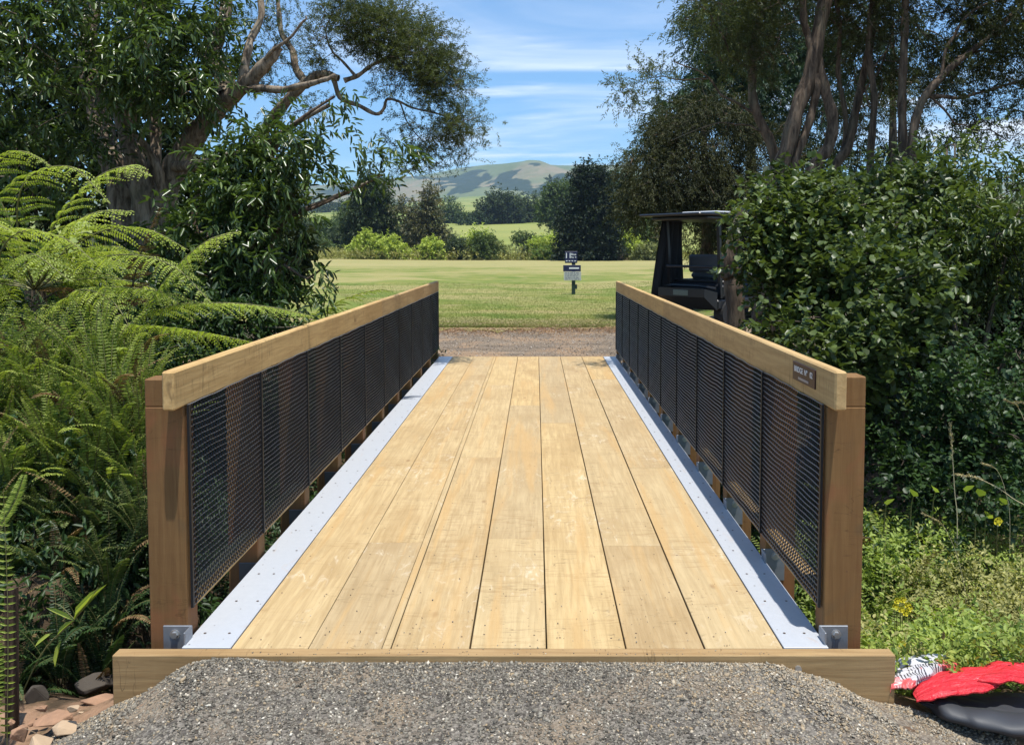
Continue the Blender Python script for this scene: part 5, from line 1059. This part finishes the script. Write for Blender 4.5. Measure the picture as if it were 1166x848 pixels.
# far hedgerows and woods reading as one mass
Lv = Leaves(); g = np.random.default_rng(11)
for (u0, u1, v, Yd, n, hh) in ((330, 400, 234, 900, 150, 7), (300, 420, 243, 600, 130, 6), (420, 520, 231, 1000, 70, 6), (560, 640, 224, 1050, 80, 7), (620, 760, 225, 900, 240, 16), (440, 500, 244, 500, 60, 5), (240, 330, 240, 700, 160, 9), (520, 560, 262, 290, 40, 3)):
    uu = g.uniform(u0, u1, n); YY = Yd * g.uniform(.97, 1.03, n); Xx = (uu - CX) / FPX * YY; C = np.stack([Xx, YY, hgt(Xx, YY) + hh * g.uniform(0, 1, n)], -1)
    sprigs(Lv, C, randdir(n), 4, 6, hh * .35, hh * .28, hh * .2, T_DIA, .1, .9, hh * .25)
tag(Lv.build('distant_woods', leafmat('leaf_distant', (.02, .04, .018), (.06, .085, .035), .8, .1, .1)), kind='stuff')
# dry fence / weeds at lawn edge
Lv = Leaves(); n = 1100; X = g.uniform(-32, 24, n); YY = g.uniform(103, 110, n); sprigs(Lv, np.stack([X, YY, hgt(X, YY) + g.uniform(.1, .6, n)], -1), np.tile([0, 0, 1.0], (n, 1)), 3, 5, .6, .35, .12, T_DIA, .1, .6, .3)
tag(Lv.build('rough_grass', leafmat('rough_grass_leaf', (.2, .22, .06), (.48, .44, .18), .8, .2, .1)), kind='stuff')
# lattice pylon on the plain
M_PY = plain('pylon_steel', (.35, .37, .4), .6); b = P(348, 236, 900); bz = float(hgt(b[0], 900)); py = empty('pylon', (b[0], 900, bz), 'faint lattice power pylon on the plain behind the hanging leaves', 'pylon')
T = Tubes(); Hh = 24
for sx in (-1, 1):
    for sy_ in (-1, 1): T.add([(b[0] + sx * 3, 900 + sy_ * 3, bz), (b[0] + sx * .5, 900 + sy_ * .5, bz + Hh)], [.3, .2], 4)
for k in range(6): 
    w0 = 3 - 2.5 * k / 6; w1 = 3 - 2.5 * (k + 1) / 6; T.add([(b[0] - w0, 897 + w0, bz + Hh * k / 6), (b[0] + w1, 897 + w1, bz + Hh * (k + 1) / 6)], [.15, .15], 4); T.add([(b[0] + w0, 897 + w0, bz + Hh * k / 6), (b[0] - w1, 897 + w1, bz + Hh * (k + 1) / 6)], [.15, .15], 4)
T.build('tower', M_PY, py)
T = Tubes()
for hz in (.72, .84, .96): T.add([(b[0] - 5, 900, bz + Hh * hz), (b[0] + 5, 900, bz + Hh * hz)], [.2, .2], 4)
T.build('crossarm', M_PY, py)

# ================================================================== tee sign
M_GRN = plain('post_dark_green', (.012, .035, .025), .6); M_NAVY = plain('sign_navy', (.012, .018, .07), .4, var=.05); M_WT = plain('sign_white', (.8, .8, .82), .5, var=.03); M_LG = plain('sign_pale', (.5, .5, .47), .6, var=.05)
Ys = 27.8; sb = P(653, 336, Ys); sz = float(hgt(sb[0], Ys)) + .02
sg_ = empty('tee_sign', (sb[0], Ys, sz), 'golf tee sign on a dark green post with navy number board above pale notice', 'sign')
m = MB(); m.box(sb[0] - .06, sb[0] + .06, Ys - .05, Ys + .05, sz - .1, P(0, 290, Ys)[2], .008); po = m.build('post', M_GRN, sg_)
m = MB(); m.box(sb[0] + .06, sb[0] + .12, Ys - .04, Ys + .04, P(0, 329, Ys)[2], P(0, 325, Ys)[2] + .03, .01); m.build('ball_holder', M_GRN, po)
def board(u0, u1, v0, v1, mat, name, dy=0): 
    a = P(u0, v0, Ys); b = P(u1, v1, Ys); m = MB(); m.box(a[0], b[0], Ys - .085 + dy, Ys - .055 + dy, b[2], a[2], .004); return m.build(name, mat, sg_), a, b
nb_, a, b = board(643.2, 657.2, 286.3, 299.5, M_NAVY, 'number_board')
rz_ = Matrix(((1, 0, 0, 0), (0, 0, -1, 0), (0, 1, 0, 0), (0, 0, 0, 1)))
yf = Ys - .0875
m = MB(); wd = b[0] - a[0]
text('11', .25, (a[0] + wd * .27, yf, a[2] - .15), rz_, M_WT, nb_, 'number', .001)
text('Blue', .10, (a[0] + wd * .70, yf, a[2] - .10), rz_, M_WT, nb_, 'lettering', .001)
text('Par 4', .085, (a[0] + wd * .70, yf, a[2] - .20), rz_, M_WT, nb_, 'lettering', .001)
for q in range(4): m.box(a[0] + .03 + q * .095, a[0] + .09 + q * .095, yf - .001, yf + .001, a[2] - .335, a[2] - .305)
m.build('small_lettering', M_WT, nb_)
nb_, a, b = board(641.2, 661.2, 301.8, 309, M_NAVY, 'title_board'); m = MB()
m.box(a[0] + .20, b[0] - .06, yf - .001, yf + .001, (a[2] + b[2]) / 2 - .022, (a[2] + b[2]) / 2 + .028); m.build('lettering', M_WT, nb_)
nb_, a, b = board(642, 661.6, 309.3, 319.2, M_LG, 'notice_board', .003); m = MB(); M_TX = plain('notice_text', (.22, .23, .28), .6)
for r_ in range(5):
    z_ = a[2] - .045 - r_ * .052; x_ = a[0] + .05
    while x_ < b[0] - .1: w_ = random.uniform(.03, .1); m.box(x_, x_ + w_, Ys - .085, Ys - .083, z_ - .012, z_ + (.012 if r_ else .02)); x_ += w_ + .03
m.build('lettering', M_TX, nb_)

# ================================================================== golf cart
M_BLK = plain('cart_black', (.012, .013, .015), .35, 0, .5); M_BLK2 = plain('cart_fabric', (.012, .013, .014), .85); M_TYRE = plain('tyre', (.02, .02, .02), .85); M_WHT = plain('cart_roof_white', (.62, .64, .66), .45); M_SEAT = plain('seat_grey', (.10, .1, .105), .6); M_RIM = plain('rim_grey', (.4, .4, .4), .4, .5)
Yc = 15.4; c0 = P(834, 320, Yc); cz = float(hgt(c0[0], Yc))
cart = empty('golf_cart', (c0[0], Yc, cz), 'black golf cart with flat roof and side curtain parked half behind the ivy bush', 'golf cart', rz=math.radians(-50)); cart['_local'] = 1; cart.scale = (1.05, 1.05, 1.05)
# local frame: length along y (rear at -y, towards the camera), width x
m = MB(); m.box(-.56, .56, -1.15, 1.1, .30, .48, .03); m.box(-.56, .56, -1.05, -.35, .4801, .74, .05); m.box(-.54, .54, -.98, -.42, .7405, .79, .02)
m.add([(-.55, .75, .481), (.55, .75, .481), (.55, 1.15, .481), (-.55, 1.15, .481), (-.5, .92, .95), (.5, .92, .95), (.5, 1.02, .95), (-.5, 1.02, .95)], [(0, 1, 5, 4), (1, 2, 6, 5), (2, 3, 7, 6), (3, 0, 4, 7), (4, 5, 6, 7)])
m.add([(-.56, -1.16, .3), (.56, -1.16, .3), (.5, -1.42, .52), (-.5, -1.42, .52), (-.56, -1.16, .6), (.56, -1.16, .6), (.5, -1.42, .66), (-.5, -1.42, .66)], [(0, 1, 2, 3), (4, 7, 6, 5), (0, 4, 5, 1), (3, 2, 6, 7), (0, 3, 7, 4), (1, 5, 6, 2)]); m.build('body', M_BLK, cart)
m = MB(); m.box(-.52, .52, -.55, .0, .79, .90, .04); m.box(-.52, .52, -.62, -.52, .90, 1.22, .04); m.build('seat', M_SEAT, cart)
m = MB()
m.box(-.66, .66, -1.76, 1.0, 1.86, 1.905, .02); m.box(-.60, .60, -1.5, .95, 1.80, 1.8595, .02); rf = m.build('roof', M_BLK, cart)
m = MB(); m.box(-.05, .655, -1.35, .98, 1.9055, 1.935, .01); m.build('roof_panel', M_WHT, rf)
for x, y, x2, y2 in ((-.54, -1.05, -.56, -1.15), (.54, -1.05, .56, -1.15), (-.5, .95, -.55, .72), (.5, .95, .55, .72)):
    m = MB(); m.bar((x, y, .5), (x2, y2, 1.83), .055, .055); m.build('roof_strut', M_BLK, cart)
m = MB(); m.tube([(-.56, -1.2, .66), (-.3, -1.3, .70), (.3, -1.3, .70), (.56, -1.2, .66)], .025); m.tube([(-.5, -1.2, 1.02), (.5, -1.2, 1.02)], .022); m.build('bag_rack', M_BLK, cart)
# gathered side curtain at the rear corner
V = []; ny_, nz_ = 26, 16
for iz in range(nz_):
    t_ = iz / (nz_ - 1); z_ = 1.82 - 1.35 * t_; wdt = .16 + .30 * t_ ** 1.4
    for iy in range(ny_):
        s_ = iy / (ny_ - 1); V.append((-.60 - .03 * math.sin(s_ * 22 + t_ * 2) - .10 * t_, -1.22 + s_ * (.36 + wdt) - .14 * t_, z_ - .02 * math.sin(s_ * 9)))
i = np.arange(nz_ - 1)[:, None] * ny_; j = np.arange(ny_ - 1)[None]; Fq = np.stack([i + j, i + j + 1, i + ny_ + j + 1, i + ny_ + j], -1).reshape(-1, 4)
V = np.array(V); V2 = V + np.array([.02, 0, 0]); raw('curtain', np.vstack([V, V2]), np.vstack([Fq, Fq[:, ::-1] + len(V)]), M_BLK2, cart, smooth=True)
m = MB(); m.box(-.5, .5, .93, .945, .95, 1.8); 
t = NT('tinted_screen'); t.bsdf((.2, .2, .2), .1, 0, .5, **{}); pr = [n_ for n_ in t.t.nodes if n_.type == 'BSDF_PRINCIPLED'][0]; pr.inputs['Transmission Weight'].default_value = .9; M_SCR = t.m; m.build('windscreen', M_SCR, cart)
for sx in (-1, 1):
    for y in (-.82, .85):
        m = MB(); m.cyl((sx * .5, y, .235), (1, 0, 0), .235, .19, 28); w_ = m.build('wheel', M_TYRE, cart); m = MB(); m.cyl((sx * .598, y, .235), (1, 0, 0), .12, .012, 20); m.build('rim', M_RIM, w_)
m = MB(); m.cyl((-.25, .55, 1.0), (0, .35, .93), .17, .02, 20); m.bar((-.25, .85, .7), (-.25, .56, .99), .03, .03); m.build('steering_wheel', M_BLK, cart)
m = MB(); m.box(-.10, .26, -1.435, -1.425, .40, .52, .003) if False else m.box(-.16, .16, -1.43, -1.42, .54, .63, .003); m.build('rear_plate', plain('plate_green', (.12, .15, .12), .5), cart)

# ================================================================== sky, sun, haze, camera
SUN_EL, SUN_AZ = 78.5, 155.0      # azimuth clockwise from +Y
el, az = R(SUN_EL), R(SUN_AZ); sd = Vector((math.cos(el) * math.sin(az), math.cos(el) * math.cos(az), math.sin(el)))
sl = bpy.data.lights.new('sun', 'SUN'); sl.energy = SUN_E; sl.angle = R(.53); sl.color = (1, .965, .90); so = bpy.data.objects.new('sun', sl); col.objects.link(so); so.rotation_euler = sd.to_track_quat('Z', 'Y').to_euler(); so.location = (5, 5, 60)
w = bpy.data.worlds.new('World'); scene.world = w; w.use_nodes = True; nt = w.node_tree; nt.nodes.clear()
N = nt.nodes.new; Lk = nt.links.new
sky = N('ShaderNodeTexSky'); sky.sky_type = 'NISHITA'; sky.sun_disc = False; sky.sun_elevation = el; sky.sun_rotation = az; sky.altitude = 100; sky.air_density = 1.0; sky.dust_density = .3; sky.ozone_density = 2.5
tc = N('ShaderNodeTexCoord'); sp_ = N('ShaderNodeSeparateXYZ'); Lk(tc.outputs['Generated'], sp_.inputs[0])
def mth(op, a, b=None, c=None):
    n = N('ShaderNodeMath'); n.operation = op
    for i, v in enumerate((a, b, c)):
        if v is None: continue
        if isinstance(v, bpy.types.NodeSocket): Lk(v, n.inputs[i])
        else: n.inputs[i].default_value = v
    return n.outputs[0]
zz = mth('ADD', mth('MAXIMUM', sp_.outputs[2], 0.0), .05); cx_ = mth('DIVIDE', sp_.outputs[0], zz); cy_ = mth('DIVIDE', sp_.outputs[1], zz)
cb = N('ShaderNodeCombineXYZ'); Lk(cx_, cb.inputs[0]); Lk(cy_, cb.inputs[1]); 
def nz(scale, sc, detail=6, rough=.55, dist=.4, loc=(0, 0, 0)):
    mp = N('ShaderNodeMapping'); Lk(cb.outputs[0], mp.inputs[0]); mp.inputs[3].default_value = sc; mp.inputs[1].default_value = loc
    n = N('ShaderNodeTexNoise'); Lk(mp.outputs[0], n.inputs[0]); n.inputs['Scale'].default_value = scale; n.inputs['Detail'].default_value = detail; n.inputs['Roughness'].default_value = rough; n.inputs['Distortion'].default_value = dist; return n.outputs[0]
def stp(f, a, b):
    n = N('ShaderNodeMapRange'); n.interpolation_type = 'SMOOTHSTEP'; Lk(f, n.inputs[0]); n.inputs[1].default_value = a; n.inputs[2].default_value = b; return n.outputs[0]
c1 = nz(1.0, (.42, .62, 1), 6, .55, .9, CLOUD_LOC); c2 = nz(1.0, (1.6, 3.2, 1), 5, .6, .5, (3, 1, 0))
cl_ = mth('MULTIPLY', mth('MULTIPLY', stp(c1, .42, .68), stp(sp_.outputs[0], -.35, -.02)), mth('ADD', .45, mth('MULTIPLY', stp(c2, .35, .65), .55)))
cl_ = mth('MULTIPLY', cl_, stp(sp_.outputs[2], .06, .13))
tint = N('ShaderNodeMix'); tint.data_type = 'RGBA'; tint.blend_type = 'MULTIPLY'; tint.inputs[0].default_value = 1; Lk(sky.outputs[0], tint.inputs[6]); tint.inputs[7].default_value = SKY_TINT
mx = N('ShaderNodeMix'); mx.data_type = 'RGBA'; Lk(mth('MULTIPLY', cl_, .9), mx.inputs[0]); Lk(tint.outputs[2], mx.inputs[6]); mx.inputs[7].default_value = CLOUD_COL
bg = N('ShaderNodeBackground'); Lk(mx.outputs[2], bg.inputs[0]); bg.inputs[1].default_value = SKY_S; wo = N('ShaderNodeOutputWorld'); Lk(bg.outputs[0], wo.inputs[0])
# the air
m = MB(); m.box(-3900, 3900, -220, 3700, -6, 480); hz = m.build('haze', []); tag(hz, kind='stuff')
hm = bpy.data.materials.new('air'); hm.use_nodes = True; hm.node_tree.nodes.clear(); ho = hm.node_tree.nodes.new('ShaderNodeOutputMaterial'); pv = hm.node_tree.nodes.new('ShaderNodeVolumePrincipled'); pv.inputs['Density'].default_value = HAZE_D; pv.inputs['Color'].default_value = HAZE_C; pv.inputs['Anisotropy'].default_value = .2
hm.node_tree.links.new(pv.outputs[0], ho.inputs['Volume']); hz.data.materials.append(hm)
# camera
cam = bpy.data.cameras.new('camera'); co_ = bpy.data.objects.new('camera', cam); col.objects.link(co_); scene.camera = co_
co_.location = (0, 0, H); co_.rotation_euler = (math.pi / 2 - TH, 0, 0); cam.sensor_fit = 'HORIZONTAL'; cam.sensor_width = 36; cam.lens = FPX / 1166 * 36
cam.shift_x = -(CX - 583) / 1166; cam.shift_y = -(424 - CY) / 1166; cam.clip_end = 20000; cam.clip_start = .05
scene.view_settings.view_transform = 'Standard'; scene.view_settings.look = 'None'; scene.view_settings.exposure = EXPO; scene.view_settings.gamma = 1; scene.view_settings.use_curve_mapping = False
scene.cycles.use_denoising = DENOISE; scene.cycles.max_bounces = 8; scene.cycles.diffuse_bounces = 4; scene.cycles.glossy_bounces = 3; scene.cycles.transmission_bounces = 6; scene.cycles.volume_bounces = 0; scene.cycles.sample_clamp_indirect = 6; scene.cycles.use_adaptive_sampling = True; scene.cycles.adaptive_threshold = .01
for o in list(bpy.data.objects):
    for k_ in ('_abs', '_local'):
        if k_ in o: del o[k_]
